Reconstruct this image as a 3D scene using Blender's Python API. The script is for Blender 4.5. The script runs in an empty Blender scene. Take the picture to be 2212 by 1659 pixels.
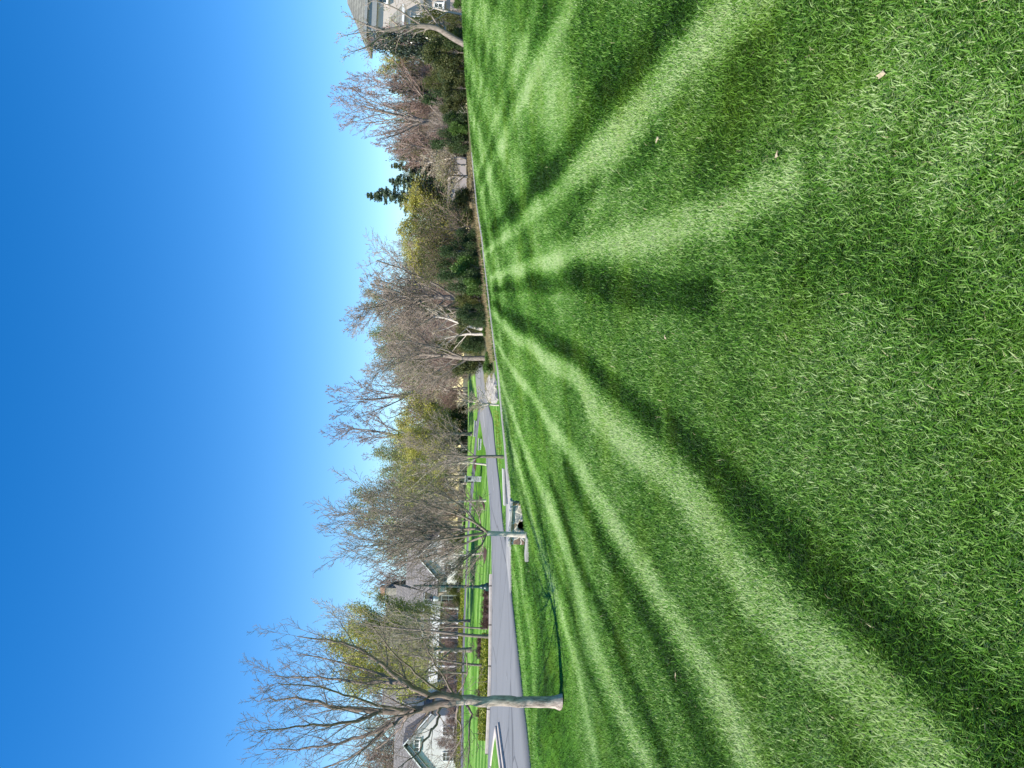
import bpy, math, random
import numpy as np
from mathutils import Vector, Matrix
R = math.radians
scene = bpy.context.scene
col = scene.collection

# ------------------------------------------------------------------ camera
# the photograph was taken with the phone held upright but is stored on its side:
# the camera is rolled 90 degrees. (u, v) below are pixels of the upright picture, 1659 x 2212.
FPX = 1533.0
PITCH = math.atan(106 / 1533.0)
ROLL = R(2.3)
EYE = np.array([0.0, 0.0, 1.6])
fwd = np.array([0, math.cos(PITCH), -math.sin(PITCH)])
up0 = np.array([0, math.sin(PITCH), math.cos(PITCH)])
rt0 = np.array([1.0, 0, 0])
RT = math.cos(ROLL) * rt0 + math.sin(ROLL) * up0
UP = -math.sin(ROLL) * rt0 + math.cos(ROLL) * up0
cam_d = bpy.data.cameras.new("camera")
cam_d.sensor_width = 36.0
cam_d.lens = FPX / 2212 * 36.0
cam_d.clip_start = 0.05
cam_d.clip_end = 6000
cam = bpy.data.objects.new("camera", cam_d)
X, Y, Z = -UP, RT, -fwd
cam.matrix_world = Matrix(((X[0], Y[0], Z[0], EYE[0]), (X[1], Y[1], Z[1], EYE[1]), (X[2], Y[2], Z[2], EYE[2]), (0, 0, 0, 1)))
col.objects.link(cam)
scene.camera = cam

# ------------------------------------------------------------------ light
SUN_EL = R(50)
SUN_AZ = math.atan2(-0.81, -0.59)          # towards the sun: left of and behind the camera
sdir = Vector((math.sin(SUN_AZ) * math.cos(SUN_EL), math.cos(SUN_AZ) * math.cos(SUN_EL), math.sin(SUN_EL)))
world = bpy.data.worlds.new("World")
scene.world = world
world.use_nodes = True
wn = world.node_tree
bg = wn.nodes["Background"]
sky = wn.nodes.new("ShaderNodeTexSky")
sky.sky_type = 'NISHITA'
sky.sun_disc = False
sky.sun_elevation = SUN_EL
sky.sun_rotation = SUN_AZ
sky.altitude = 200
sky.air_density = 1.05
sky.dust_density = 0.0
sky.ozone_density = 2.6
hs = wn.nodes.new('ShaderNodeHueSaturation')      # the phone's saturated blue
hs.inputs['Saturation'].default_value = 1.42
hs.inputs['Hue'].default_value = 0.506
wn.links.new(sky.outputs[0], hs.inputs['Color'])
wn.links.new(hs.outputs[0], bg.inputs[0])
bg.inputs[1].default_value = 0.122
sun_d = bpy.data.lights.new("sun", 'SUN')
sun_d.energy = 5.0
sun_d.angle = R(0.55)
sun_d.color = (1.0, 0.94, 0.84)
sun = bpy.data.objects.new("sun", sun_d)
sun.rotation_euler = sdir.to_track_quat('Z', 'Y').to_euler()
sun.location = (-20, -15, 40)
col.objects.link(sun)
scene.view_settings.view_transform = 'Standard'
scene.view_settings.look = 'None'
scene.view_settings.gamma = 1
scene.view_settings.exposure = 0.72

# ------------------------------------------------------------------ projection and terrain
def ray(u, v):
    a = (u - 829.5) / FPX
    b = (1106 - v) / FPX
    return fwd + a * RT + b * UP

def at(u, v, y):
    d = ray(u, v)
    return EYE + d * (y / d[1])

def atz(u, v, z):
    d = ray(u, v)
    return EYE + d * ((z - EYE[2]) / d[2])

PA, PB = 0.112, 0.008
def atplane(u, v):
    d = ray(u, v)
    t = -EYE[2] / (d[2] - PA * d[0] - PB * d[1])
    return EYE + d * t

ctrl = []
for p in [(0, 0), (-4, 3), (4, 4), (10, 8), (-4, 10), (12, 18), (4, 18), (0, 25), (8, 28), (-10, -4), (10, -6), (0, -8), (18, 20), (-2, 18), (-3, 21.5)]:
    ctrl.append((p[0], p[1], PA * p[0] + PB * p[1]))
EDGE = [(617, 1101.8), (699, 1093), (754, 1087.2), (800, 1082.7), (863, 1077.3), (900, 1071), (991, 1060), (1110, 1046), (1149, 1042.5), (1216, 1031.5), (1273, 1026), (1303, 1022.5), (1385, 1015.5), (1411, 1013), (1498, 1005.6), (1634, 999.3), (1700, 997)]
EDGEW = [atplane(*p) for p in EDGE]
for p in EDGEW:
    ctrl.append(tuple(p))
for (u, v, y) in [(0, 1243, 14), (140, 1212, 16), (373, 1169, 19), (480, 1137, 22), (560, 1129, 23.2), (80, 1170, 16.3),
                  (417, 1064, 39.5), (200, 1061, 37.5), (0, 1055, 35.3), (560, 1058, 47), (700, 1045, 70), (834, 1028, 108),
                  (417, 1030, 60), (417, 1003, 84), (420, 992, 105), (200, 1000, 78), (100, 1030, 52), (100, 990, 95), (0, 996, 75),
                  (644, 1024, 74), (600, 1010, 95), (750, 1020, 100), (700, 1006, 130),
                  (870, 1056, 42), (930, 1046, 44), (1010, 1040, 44), (1110, 1030, 46), (1250, 1011, 50), (960, 1030, 70)]:
    ctrl.append(tuple(at(u, v, y)))
for (u, v, z) in [(0, 1148, -.5), (144, 1132, -.5), (288, 1116, -.5), (385, 1105, -.5), (450, 1101, -.5), (542, 1086, -.5), (617, 1080, -.5),
                  (699, 1070, -.5), (754, 1065, -.48), (800, 1052, -.45), (839, 1047, -.4), (100, 1098, -.5), (350, 1088, -.5), (600, 1067, -.5),
                  (700, 1084, -.33), (630, 1090, -.38), (780, 1070, -.3)]:
    ctrl.append(tuple(atz(u, v, z)))
for (x, y, z) in [(26, 48, 2.0), (18, 52, 1.7), (34, 40, 2.6), (30, 75, 2.2), (0, 90, 1.0), (-40, 20, -.5), (-30, 10, -.8), (-16, 5, -1.2), (-50, 110, 1.1), (-80, 60, .2),
                  (-60, 40, -.4), (30, -10, 3.0), (0, 150, 1.3), (-60, 150, 1.4), (60, 150, 1.8), (70, 70, 2.4), (60, 20, 3.4), (-40, -30, -2.0), (40, -30, 2.6)]:
    ctrl.append((x, y, z))
ctrl = np.array(ctrl, float)
SC = 50.0
cx = ctrl[:, :2] / SC
n = len(cx)
def _phi(r2):
    return 0.5 * r2 * np.log(r2 + 1e-12)
K = _phi(((cx[:, None] - cx[None]) ** 2).sum(-1)) + 1e-5 * np.eye(n)
P = np.c_[np.ones(n), cx]
A = np.zeros((n + 3, n + 3)); A[:n, :n] = K; A[:n, n:] = P; A[n:, :n] = P.T
sol = np.linalg.solve(A, np.r_[ctrl[:, 2], 0, 0, 0])
def H(x, y):
    x = np.atleast_1d(np.asarray(x, float)); y = np.atleast_1d(np.asarray(y, float))
    out = np.empty(x.shape); xf, yf, of = x.ravel(), y.ravel(), out.ravel()
    for i in range(0, len(xf), 20000):
        X_, Y_ = xf[i:i + 20000] / SC, yf[i:i + 20000] / SC
        r2 = (X_[:, None] - cx[None, :, 0]) ** 2 + (Y_[:, None] - cx[None, :, 1]) ** 2
        z = _phi(r2) @ sol[:n] + sol[n] + sol[n + 1] * X_ + sol[n + 2] * Y_
        rr = np.hypot(X_, Y_) * SC
        k = np.clip((rr - 120) / 50, 0, 1); k = k * k * (3 - 2 * k)
        of[i:i + 20000] = z * (1 - k) + 1.3 * k
    return of.reshape(x.shape)
def H1(x, y): return float(H(x, y)[0])

def project(p):
    d = np.asarray(p, float) - EYE
    w = d @ fwd
    return 829.5 + FPX * (d @ RT) / w, 1106 - FPX * (d @ UP) / w

_ts = np.r_[np.linspace(0.5, 30, 500), np.linspace(30.1, 160, 1300)]
def hit(u, v, ymin=0.5):
    d = ray(u, v); d = d / d[1]
    ts = _ts[_ts >= ymin]
    pts = EYE[None] + d[None] * ts[:, None]
    g = pts[:, 2] - H(pts[:, 0], pts[:, 1])
    k = np.where((g[:-1] > 0) & (g[1:] <= 0))[0]
    if len(k) == 0:
        i = int(np.argmin(np.abs(g))); return np.array([pts[i, 0], pts[i, 1], pts[i, 2]])
    i = k[0]; t = g[i] / (g[i] - g[i + 1])
    return pts[i] * (1 - t) + pts[i + 1] * t

def stand(u, y, sink=0.0):
    """the spot on the terrain at world distance y that shows in picture column u"""
    x = (u - 829.5) / FPX * y
    for _ in range(6):
        pu, pv = project((x, y, H1(x, y)))
        x += (u - pu) / FPX * y
    return np.array([x, y, H1(x, y) - sink])

# ------------------------------------------------------------------ helpers
def tag(o, label=None, cat=None, group=None, kind=None):
    if label: o['label'] = label
    if cat: o['category'] = cat
    if group: o['group'] = group
    if kind: o['kind'] = kind
    return o

def empty(name, loc, rz=0.0, label=None, cat=None, group=None):
    o = bpy.data.objects.new(name, None)
    o.empty_display_size = 0.2
    col.objects.link(o)
    o.location = loc
    o.rotation_euler = (0, 0, rz)
    return tag(o, label, cat, group)

def link(name, me, parent=None, mat=None):
    if mat is not None and len(me.materials) == 0:
        me.materials.append(mat)
    o = bpy.data.objects.new(name, me)
    col.objects.link(o)
    if parent is not None: o.parent = parent
    return o

def amesh(name, verts, faces_list, attrs=None, smooth=False):
    """faces_list: list of int arrays (n,k)"""
    me = bpy.data.meshes.new(name)
    verts = np.asarray(verts, np.float32)
    me.vertices.add(len(verts))
    me.vertices.foreach_set("co", verts.ravel())
    faces_list = [np.asarray(f, np.int32) for f in faces_list if len(f)]
    nl = sum(f.size for f in faces_list); nf = sum(len(f) for f in faces_list)
    me.loops.add(nl); me.polygons.add(nf)
    me.loops.foreach_set("vertex_index", np.concatenate([f.ravel() for f in faces_list]))
    tot = np.concatenate([np.full(len(f), f.shape[1], np.int32) for f in faces_list])
    st = np.r_[0, np.cumsum(tot)[:-1]].astype(np.int32)
    me.polygons.foreach_set("loop_start", st)
    if smooth:
        me.polygons.foreach_set("use_smooth", np.ones(nf, bool))
    if attrs:
        for k, a in attrs.items():
            at_ = me.attributes.new(k, 'FLOAT', 'POINT')
            at_.data.foreach_set("value", np.asarray(a, np.float32))
    me.update(calc_edges=True)
    return me

class MB:
    def __init__(s): s.v = []; s.f = []
    def add(s, vs, fs):
        b = len(s.v); s.v += [tuple(map(float, q)) for q in vs]; s.f += [tuple(b + i for i in f) for f in fs]; return s
    def box(s, x0, x1, y0, y1, z0, z1):
        return s.add([(x0, y0, z0), (x1, y0, z0), (x1, y1, z0), (x0, y1, z0), (x0, y0, z1), (x1, y0, z1), (x1, y1, z1), (x0, y1, z1)],
                     [(0, 3, 2, 1), (4, 5, 6, 7), (0, 1, 5, 4), (1, 2, 6, 5), (2, 3, 7, 6), (3, 0, 4, 7)])
    def lathe(s, prof, x=0, y=0, n=16):
        b = len(s.v)
        for (r, z) in prof:
            for k in range(n):
                a = 2 * math.pi * k / n
                s.v.append((x + r * math.cos(a), y + r * math.sin(a), z))
        for i in range(len(prof) - 1):
            for k in range(n):
                s.f.append((b + i * n + k, b + i * n + (k + 1) % n, b + (i + 1) * n + (k + 1) % n, b + (i + 1) * n + k))
        s.f.append(tuple(b + k for k in range(n))[::-1])
        m = b + (len(prof) - 1) * n
        s.f.append(tuple(m + k for k in range(n)))
        return s
    def tube(s, pts, r, n=8):
        pts = [Vector(p) for p in pts]
        b = len(s.v)
        for i, p in enumerate(pts):
            d = (pts[min(i + 1, len(pts) - 1)] - pts[max(i - 1, 0)]).normalized()
            a = d.cross(Vector((0, 0, 1)) if abs(d.z) < .9 else Vector((1, 0, 0))).normalized(); c = d.cross(a)
            rr = r[i] if isinstance(r, (list, tuple)) else r
            for k in range(n):
                t = 2 * math.pi * k / n
                s.v.append(tuple(p + a * rr * math.cos(t) + c * rr * math.sin(t)))
        for i in range(len(pts) - 1):
            for k in range(n):
                s.f.append((b + i * n + k, b + i * n + (k + 1) % n, b + (i + 1) * n + (k + 1) % n, b + (i + 1) * n + k))
        s.f.append(tuple(b + k for k in range(n))[::-1]); m = b + (len(pts) - 1) * n
        s.f.append(tuple(m + k for k in range(n)))
        return s
    def mesh(s, name, mat=None, bevel=0):
        me = bpy.data.meshes.new(name); me.from_pydata(s.v, [], s.f); me.update()
        if mat: me.materials.append(mat)
        return me
    def build(s, name, mat, parent=None, bevel=0.0):
        o = link(name, s.mesh(name, mat), parent)
        if bevel:
            m = o.modifiers.new('bevel', 'BEVEL'); m.width = bevel; m.segments = 2; m.limit_method = 'ANGLE'
        return o

# ------------------------------------------------------------------ materials
class N:
    def __init__(s, name):
        s.m = bpy.data.materials.new(name); s.m.use_nodes = True
        s.t = s.m.node_tree; s.b = s.t.nodes["Principled BSDF"]; s.out = s.t.nodes["Material Output"]
    def n(s, typ, **kw):
        q = s.t.nodes.new(typ)
        for k, v in kw.items():
            if k in q.inputs.keys() if not hasattr(q, k) else False: q.inputs[k].default_value = v
            elif hasattr(q, k): setattr(q, k, v)
            else: q.inputs[k].default_value = v
        return q
    def l(s, a, b): s.t.links.new(a, b)
    def coord(s, kind='Object', scale=(1, 1, 1)):
        c = s.n("ShaderNodeTexCoord"); mp = s.n("ShaderNodeMapping"); mp.inputs['Scale'].default_value = scale
        s.l(c.outputs[kind], mp.inputs[0]); return mp.outputs[0]
    def pos(s, scale=(1, 1, 1)):
        g = s.n("ShaderNodeNewGeometry"); mp = s.n("ShaderNodeMapping"); mp.inputs['Scale'].default_value = scale
        s.l(g.outputs['Position'], mp.inputs[0]); return mp.outputs[0]
    def noise(s, vec, scale, detail=4, rough=.6):
        q = s.n("ShaderNodeTexNoise"); q.inputs['Scale'].default_value = scale; q.inputs['Detail'].default_value = detail; q.inputs['Roughness'].default_value = rough
        s.l(vec, q.inputs['Vector']); return q.outputs['Fac']
    def ramp(s, fac, stops, interp='LINEAR'):
        q = s.n("ShaderNodeValToRGB"); q.color_ramp.interpolation = interp
        e = q.color_ramp.elements
        while len(e) < len(stops): e.new(0.5)
        for i, (p, c) in enumerate(stops): e[i].position = p; e[i].color = (*c, 1) if len(c) == 3 else c
        s.l(fac, q.inputs[0]); return q.outputs[0]
    def mix(s, fac, a, b, mode='MIX'):
        q = s.n("ShaderNodeMix"); q.data_type = 'RGBA'; q.blend_type = mode
        for sock, val in ((q.inputs['Factor'], fac), (q.inputs['A'] if False else q.inputs[6], a), (q.inputs[7], b)):
            if hasattr(val, 'is_output') or isinstance(val, bpy.types.NodeSocket): s.l(val, sock)
            elif isinstance(val, tuple): sock.default_value = (*val, 1) if len(val) == 3 else val
            else: sock.default_value = val
        return q.outputs[2]
    def math(s, op, a, b=None, clamp=False):
        q = s.n("ShaderNodeMath"); q.operation = op; q.use_clamp = clamp
        for i, val in enumerate((a, b)):
            if val is None: continue
            if isinstance(val, bpy.types.NodeSocket): s.l(val, q.inputs[i])
            else: q.inputs[i].default_value = val
        return q.outputs[0]
    def attr(s, name):
        q = s.n("ShaderNodeAttribute"); q.attribute_name = name; return q.outputs['Fac']
    def bump(s, h, strength=.4, dist=.02):
        q = s.n("ShaderNodeBump"); q.inputs['Strength'].default_value = strength; q.inputs['Distance'].default_value = dist
        s.l(h, q.inputs['Height']); s.l(q.outputs[0], s.b.inputs['Normal']); return q
    def done(s, colr=None, rough=.8, spec=.3):
        if colr is not None:
            if isinstance(colr, tuple): s.b.inputs['Base Color'].default_value = (*colr, 1)
            else: s.l(colr, s.b.inputs['Base Color'])
        s.b.inputs['Roughness'].default_value = rough
        s.b.inputs['Specular IOR Level'].default_value = spec
        return s.m

def simple(name, c, rough=.7, spec=.3, var=.25, scale=6.0, bump=0.0):
    m = N(name); p = m.coord('Object')
    f = m.noise(p, scale, 5)
    lo = tuple(x * (1 - var) for x in c); hi = tuple(min(1, x * (1 + var)) for x in c)
    cc = m.ramp(f, [(0.3, lo), (0.7, hi)])
    if bump: m.bump(m.noise(p, scale * 4, 6), bump, .02)
    return m.done(cc, rough, spec)

def bark(name, c1, c2, scale=6.0):
    m = N(name); p = m.coord('Object', (1, 1, .28))
    f = m.noise(p, scale * 3, 6, .7)
    cc = m.ramp(f, [(0.32, c1), (0.62, c2)])
    oi = m.n("ShaderNodeObjectInfo")
    cc = m.mix(m.math('MULTIPLY', oi.outputs['Random'], .35), cc, c1)
    m.bump(f, .8, .02)
    return m.done(cc, .85, .2)

def leaf(name, c1, c2, c3=None, trans=.35, rough=.5, spec=.35):
    m = N(name); g = m.n("ShaderNodeNewGeometry")
    stops = [(0.0, c1), (0.6, c2), (1.0, c3 or c2)]
    cc = m.ramp(g.outputs['Random Per Island'], stops)
    p = m.coord('Object'); f = m.noise(p, 0.9, 2)
    cc = m.mix(m.math('MULTIPLY', f, .45), cc, c1)
    m.done(cc, rough, spec)
    tr = m.n("ShaderNodeBsdfTranslucent"); m.l(cc, tr.inputs[0])
    mx = m.n("ShaderNodeMixShader"); mx.inputs[0].default_value = trans
    m.l(m.b.outputs[0], mx.inputs[1]); m.l(tr.outputs[0], mx.inputs[2]); m.l(mx.outputs[0], m.out.inputs[0])
    return m.m

def grass_colour(m, rnd=None):
    """mown grass: the nap lies one way or the other along the mower tracks (attribute mow, -1..1)"""
    mow = m.attr('mow')
    p = m.pos()
    n1 = m.noise(p, 0.55, 4, .6)
    n2 = m.noise(p, 5.0, 4, .65)
    v = m.math('ADD', m.math('MULTIPLY', mow, 0.5), 0.5)
    v = m.math('ADD', v, m.math('MULTIPLY', m.math('SUBTRACT', n1, .5), .85))
    v = m.math('ADD', v, m.math('MULTIPLY', m.math('SUBTRACT', n2, .5), .45))
    if rnd is not None:
        v = m.math('ADD', v, m.math('MULTIPLY', m.math('SUBTRACT', rnd, .5), .95))
    else:
        n3 = m.noise(p, 28.0, 3, .8)
        v = m.math('ADD', v, m.math('MULTIPLY', m.math('SUBTRACT', m.noise(p, 1.9, 5, .8), .5), .8))
        v = m.math('ADD', v, m.math('MULTIPLY', m.math('SUBTRACT', n3, .5), 1.3))
    cc = m.ramp(v, [(0.0, (.014, .040, .003)), (0.28, (.040, .130, .007)), (0.56, (.090, .228, .016)), (0.82, (.195, .345, .070)), (1.0, (.34, .45, .19))])
    n4 = m.noise(p, 0.9, 3)
    yel = m.ramp(n4, [(0.50, (0, 0, 0)), (0.72, (1, 1, 1))])
    cc = m.mix(m.math('MULTIPLY', yel, .40), cc, (.15, .26, .012))
    return cc

M = {}
m = N('lawn_ground'); cc = grass_colour(m)
lit = m.attr('litter'); p = m.pos()
lc = m.ramp(m.noise(p, 2.2, 8, .8), [(.36, (.04, .032, .018)), (.46, (.15, .115, .07)), (.54, (.07, .11, .03)), (.66, (.25, .215, .15))])
cc = m.mix(lit, cc, lc)
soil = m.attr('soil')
cc = m.mix(soil, cc, (.012, .026, .005))  # shade between the blades, painted dark into the ground colour
m.bump(m.noise(p, 30, 4, .7), .8, .03)
M['lawn'] = m.done(cc, .8, .2)
m = N('grass_blade'); g = m.n("ShaderNodeNewGeometry"); rp = g.outputs['Random Per Island']
cc = grass_colour(m, rp)
dry = m.ramp(rp, [(0.992, (0, 0, 0)), (0.994, (1, 1, 1))], 'CONSTANT')
cc = m.mix(dry, cc, (.36, .34, .18))
m.done(cc, .55, .25)
tr = m.n("ShaderNodeBsdfTranslucent"); m.l(cc, tr.inputs[0])
mx = m.n("ShaderNodeMixShader"); mx.inputs[0].default_value = .25
m.l(m.b.outputs[0], mx.inputs[1]); m.l(tr.outputs[0], mx.inputs[2]); m.l(mx.outputs[0], m.out.inputs[0])
M['blade'] = m.m

m = N('asphalt'); p = m.pos()
f = m.noise(p, 60, 3, .8); f2 = m.noise(m.pos((.25, 1.6, 1)), .7, 5, .6)
cc = m.mix(m.math('MULTIPLY', f2, .9), m.ramp(f, [(.3, (.135, .14, .14)), (.7, (.20, .205, .205))]), (.225, .225, .22))
st = m.ramp(m.noise(m.pos((1, 1, 1)), .35, 6, .7), [(.52, (0, 0, 0)), (.66, (1, 1, 1))]); cc = m.mix(m.math('MULTIPLY', st, .35), cc, (.11, .115, .115))
vo = m.n('ShaderNodeTexVoronoi'); vo.feature = 'DISTANCE_TO_EDGE'; vo.inputs['Scale'].default_value = .22; m.l(m.mix(.3, m.pos(), m.n('ShaderNodeTexNoise').outputs['Color']), vo.inputs['Vector'])
cc = m.mix(m.ramp(vo.outputs['Distance'], [(.004, (.7, .7, .7)), (.009, (0, 0, 0))]), cc, (.07, .07, .07))
m.bump(f, .3, .01)
M['asphalt'] = m.done(cc, .8, .3)
M['lane'] = simple('lane_asphalt', (.12, .12, .14), .85, .2, .15, 3)
M['concrete'] = simple('concrete', (.27, .265, .25), .85, .2, .14, 3, .2)
m = N('kerb_concrete'); p = m.pos(); sx = m.n('ShaderNodeSeparateXYZ'); m.l(p, sx.inputs[0])
fr_ = m.math('FRACT', m.math('MULTIPLY', m.math('ADD', sx.outputs[0], m.math('MULTIPLY', sx.outputs[1], .4)), .45))
cc = m.ramp(m.noise(p, 2.5, 6, .7), [(.3, (.36, .31, .265)), (.6, (.52, .46, .40))]); cc = m.mix(m.math('LESS_THAN', fr_, .035), cc, (.10, .09, .08))
M['kerbc'] = m.done(cc, .85, .2)
M['capstone'] = simple('cap_stone', (.44, .43, .40), .8, .2, .12, 4, .2)
M['paint'] = simple('worn_streak', (.34, .34, .335), .7, .3, .1, 10)

def stone_mat(name, scale, stops, mortar, mw=.06):
    m = N(name); p = m.coord('Object')
    w = m.n("ShaderNodeTexNoise"); w.inputs['Scale'].default_value = 2.5; m.l(p, w.inputs['Vector'])
    pv = m.mix(.12, p, w.outputs['Color'])
    v = m.n("ShaderNodeTexVoronoi"); v.inputs['Scale'].default_value = scale; m.l(pv, v.inputs['Vector'])
    e = m.n("ShaderNodeTexVoronoi"); e.feature = 'DISTANCE_TO_EDGE'; e.inputs['Scale'].default_value = scale; m.l(pv, e.inputs['Vector'])
    sep = m.n("ShaderNodeSeparateColor"); m.l(v.outputs['Color'], sep.inputs[0])
    cc = m.ramp(sep.outputs[0], stops, 'CONSTANT')
    cc = m.mix(m.math('MULTIPLY', m.noise(p, 14, 5), .5), cc, tuple(x * .55 for x in stops[0][1]))
    k = m.ramp(e.outputs['Distance'], [(mw * .5, (1, 1, 1)), (mw, (0, 0, 0))])
    cc = m.mix(k, cc, mortar)
    m.bump(m.ramp(e.outputs['Distance'], [(0, (0, 0, 0)), (mw * 2.5, (1, 1, 1))]), .35, .03)
    return m.done(cc, .85, .2)
M['fieldstone'] = stone_mat('field_stone', 5.0, [(0, (.42, .40, .38)), (.2, (.50, .27, .12)), (.4, (.50, .44, .36)), (.55, (.22, .13, .08)), (.68, (.34, .35, .35)), (.85, (.50, .33, .18))], (.70, .64, .55), .07)
M['palestone'] = stone_mat('pale_stone', 2.2, [(0, (.46, .46, .45)), (.3, (.36, .36, .36)), (.6, (.55, .54, .52))], (.62, .60, .57), .04)
M['housestone'] = stone_mat('house_stone', 3.0, [(0, (.34, .30, .24)), (.3, (.42, .36, .28)), (.6, (.26, .25, .20)), (.8, (.48, .43, .36))], (.40, .37, .31), .06)
M['rock'] = simple('rock', (.30, .28, .25), .85, .2, .5, 2.5, .6)
M['mulch'] = simple('mulch', (.075, .045, .038), .95, .1, .5, 8, .6)
M['litter'] = simple('leaf_litter', (.27, .20, .11), .95, .1, .4, 6, .5)

def brick_mat(name, c1, c2, mortar, w, h, bumpy=.4, axis='OBJ', mort=.012):
    m = N(name); c = m.n("ShaderNodeTexCoord"); sx = m.n("ShaderNodeSeparateXYZ"); m.l(c.outputs['Object'], sx.inputs[0])
    cb = m.n("ShaderNodeCombineXYZ")
    m.l(m.math('ADD', sx.outputs[0], sx.outputs[1]), cb.inputs[0]); m.l(sx.outputs[2], cb.inputs[1])
    b = m.n("ShaderNodeTexBrick"); m.l(cb.outputs[0], b.inputs['Vector'])
    b.inputs['Scale'].default_value = 1; b.inputs['Brick Width'].default_value = w; b.inputs['Row Height'].default_value = h
    b.inputs['Mortar Size'].default_value = mort; b.inputs['Color1'].default_value = (*c1, 1); b.inputs['Color2'].default_value = (*c2, 1); b.inputs['Mortar'].default_value = (*mortar, 1)
    f = m.noise(m.coord('Object'), .8, 5)
    cc = m.mix(m.math('MULTIPLY', f, .35), b.outputs[0], tuple(x * .7 for x in c1))
    return m.done(cc, .85, .2)
M['whitebrick'] = brick_mat('white_brick', (.74, .71, .67), (.66, .63, .59), (.55, .52, .48), .4, .14)
M['shingle'] = brick_mat('roof_shingle', (.24, .22, .21), (.17, .16, .155), (.07, .068, .068), .45, .22, mort=.03)
M['shinglec'] = brick_mat('slate_shingle', (.235, .235, .20), (.17, .17, .15), (.09, .09, .08), .5, .25, mort=.02)
M['cream'] = simple('cream_stucco', (.62, .54, .47), .85, .2, .06, 1)
M['creambrick'] = brick_mat('cream_brick', (.60, .49, .41), (.52, .42, .35), (.45, .38, .32), .35, .12)
M['shadewall'] = simple('wall_shade_grey', (.13, .135, .15), .8, .2, .1, 2)  # shade on the left house wall, put into a dark grey colour
M['shedwall'] = simple('shed_panel', (.43, .39, .385), .8, .2, .05, 1.2)
M['shedroof'] = simple('shed_roof', (.16, .14, .13), .8, .2, .2, 2)
M['white'] = simple('white_trim', (.78, .77, .74), .6, .3, .05, 2)
M['greytrim'] = simple('grey_trim', (.30, .31, .31), .7, .3, .05, 2)
M['glass'] = N('window_glass').done((.035, .05, .06), .08, .6)
M['black'] = simple('black_metal', (.012, .013, .015), .45, .5, .1, 3)
M['greenmetal'] = simple('green_metal', (.010, .045, .040), .4, .5, .1, 3)
M['lampglass'] = N('lamp_glass').done((.55, .55, .50), .2, .5)
M['redbrick'] = simple('chimney_cap', (.42, .24, .17), .85, .2, .2, 3)
M['bark_hero'] = bark('bark_grey_tan', (.12, .09, .075), (.66, .54, .46), 5)
M['bark_limb'] = bark('bark_limb', (.12, .095, .08), (.34, .28, .23), 6)
M['bark_dark'] = bark('bark_dark', (.11, .09, .075), (.36, .30, .25), 5)
M['bark_pale'] = bark('bark_pale', (.36, .31, .26), (.70, .63, .54), 5)
M['twig'] = bark('twig_brown', (.20, .14, .11), (.40, .29, .235), 2)
M['twig_hero'] = bark('twig_hero', (.12, .09, .075), (.33, .26, .215), 3)
M['twig_grey'] = bark('twig_grey', (.22, .175, .14), (.44, .36, .295), 2)
M['twig_pink'] = bark('twig_pink', (.25, .17, .14), (.45, .325, .275), 2)
M['twig_pale'] = bark('twig_pale', (.30, .25, .17), (.54, .46, .34), 2)
M['bud_yellow'] = leaf('leaf_bud_yellow', (.27, .27, .05), (.50, .47, .09), (.60, .55, .15))
M['bud_green'] = leaf('leaf_bud_green', (.18, .22, .07), (.32, .37, .12), (.42, .45, .19))
M['bud_tan'] = leaf('leaf_bud_tan', (.20, .15, .08), (.36, .29, .14), (.40, .34, .20))
M['bud_red'] = leaf('leaf_bud_red', (.24, .06, .04), (.45, .13, .09), (.42, .22, .14))
M['bright'] = leaf('leaf_bright_green', (.05, .11, .018), (.11, .21, .035), (.18, .29, .06))
M['olive'] = leaf('leaf_olive', (.06, .08, .02), (.14, .16, .04), (.24, .24, .07))
M['spruce'] = leaf('needle_spruce', (.06, .10, .06), (.14, .20, .11), (.23, .28, .16), .25)
M['sprucelit'] = leaf('needle_spruce_green', (.05, .08, .025), (.14, .18, .06), (.21, .24, .10), .2)  # yellower green needles, tone varies at random
M['magnolia'] = leaf('leaf_magnolia', (.018, .03, .015), (.05, .07, .035), (.15, .16, .10), .1, .25, .6)
M['juniper'] = leaf('leaf_juniper', (.04, .06, .02), (.10, .12, .035), (.18, .17, .05), .15)
M['darkgreen'] = leaf('leaf_dark_green', (.02, .045, .012), (.06, .10, .03), (.11, .17, .05), .2)
M['barberry'] = leaf('leaf_barberry', (.045, .022, .02), (.11, .05, .04), (.16, .09, .05), .2)
M['groundcover'] = leaf('leaf_ground_cover', (.10, .13, .01), (.26, .29, .02), (.36, .33, .04), .2)
M['drygrass'] = leaf('dry_grass', (.30, .22, .10), (.50, .38, .20), (.58, .48, .28), .3)
M['deadleaf'] = leaf('dead_leaf', (.40, .30, .16), (.62, .52, .34), (.66, .58, .42), .2)

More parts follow.
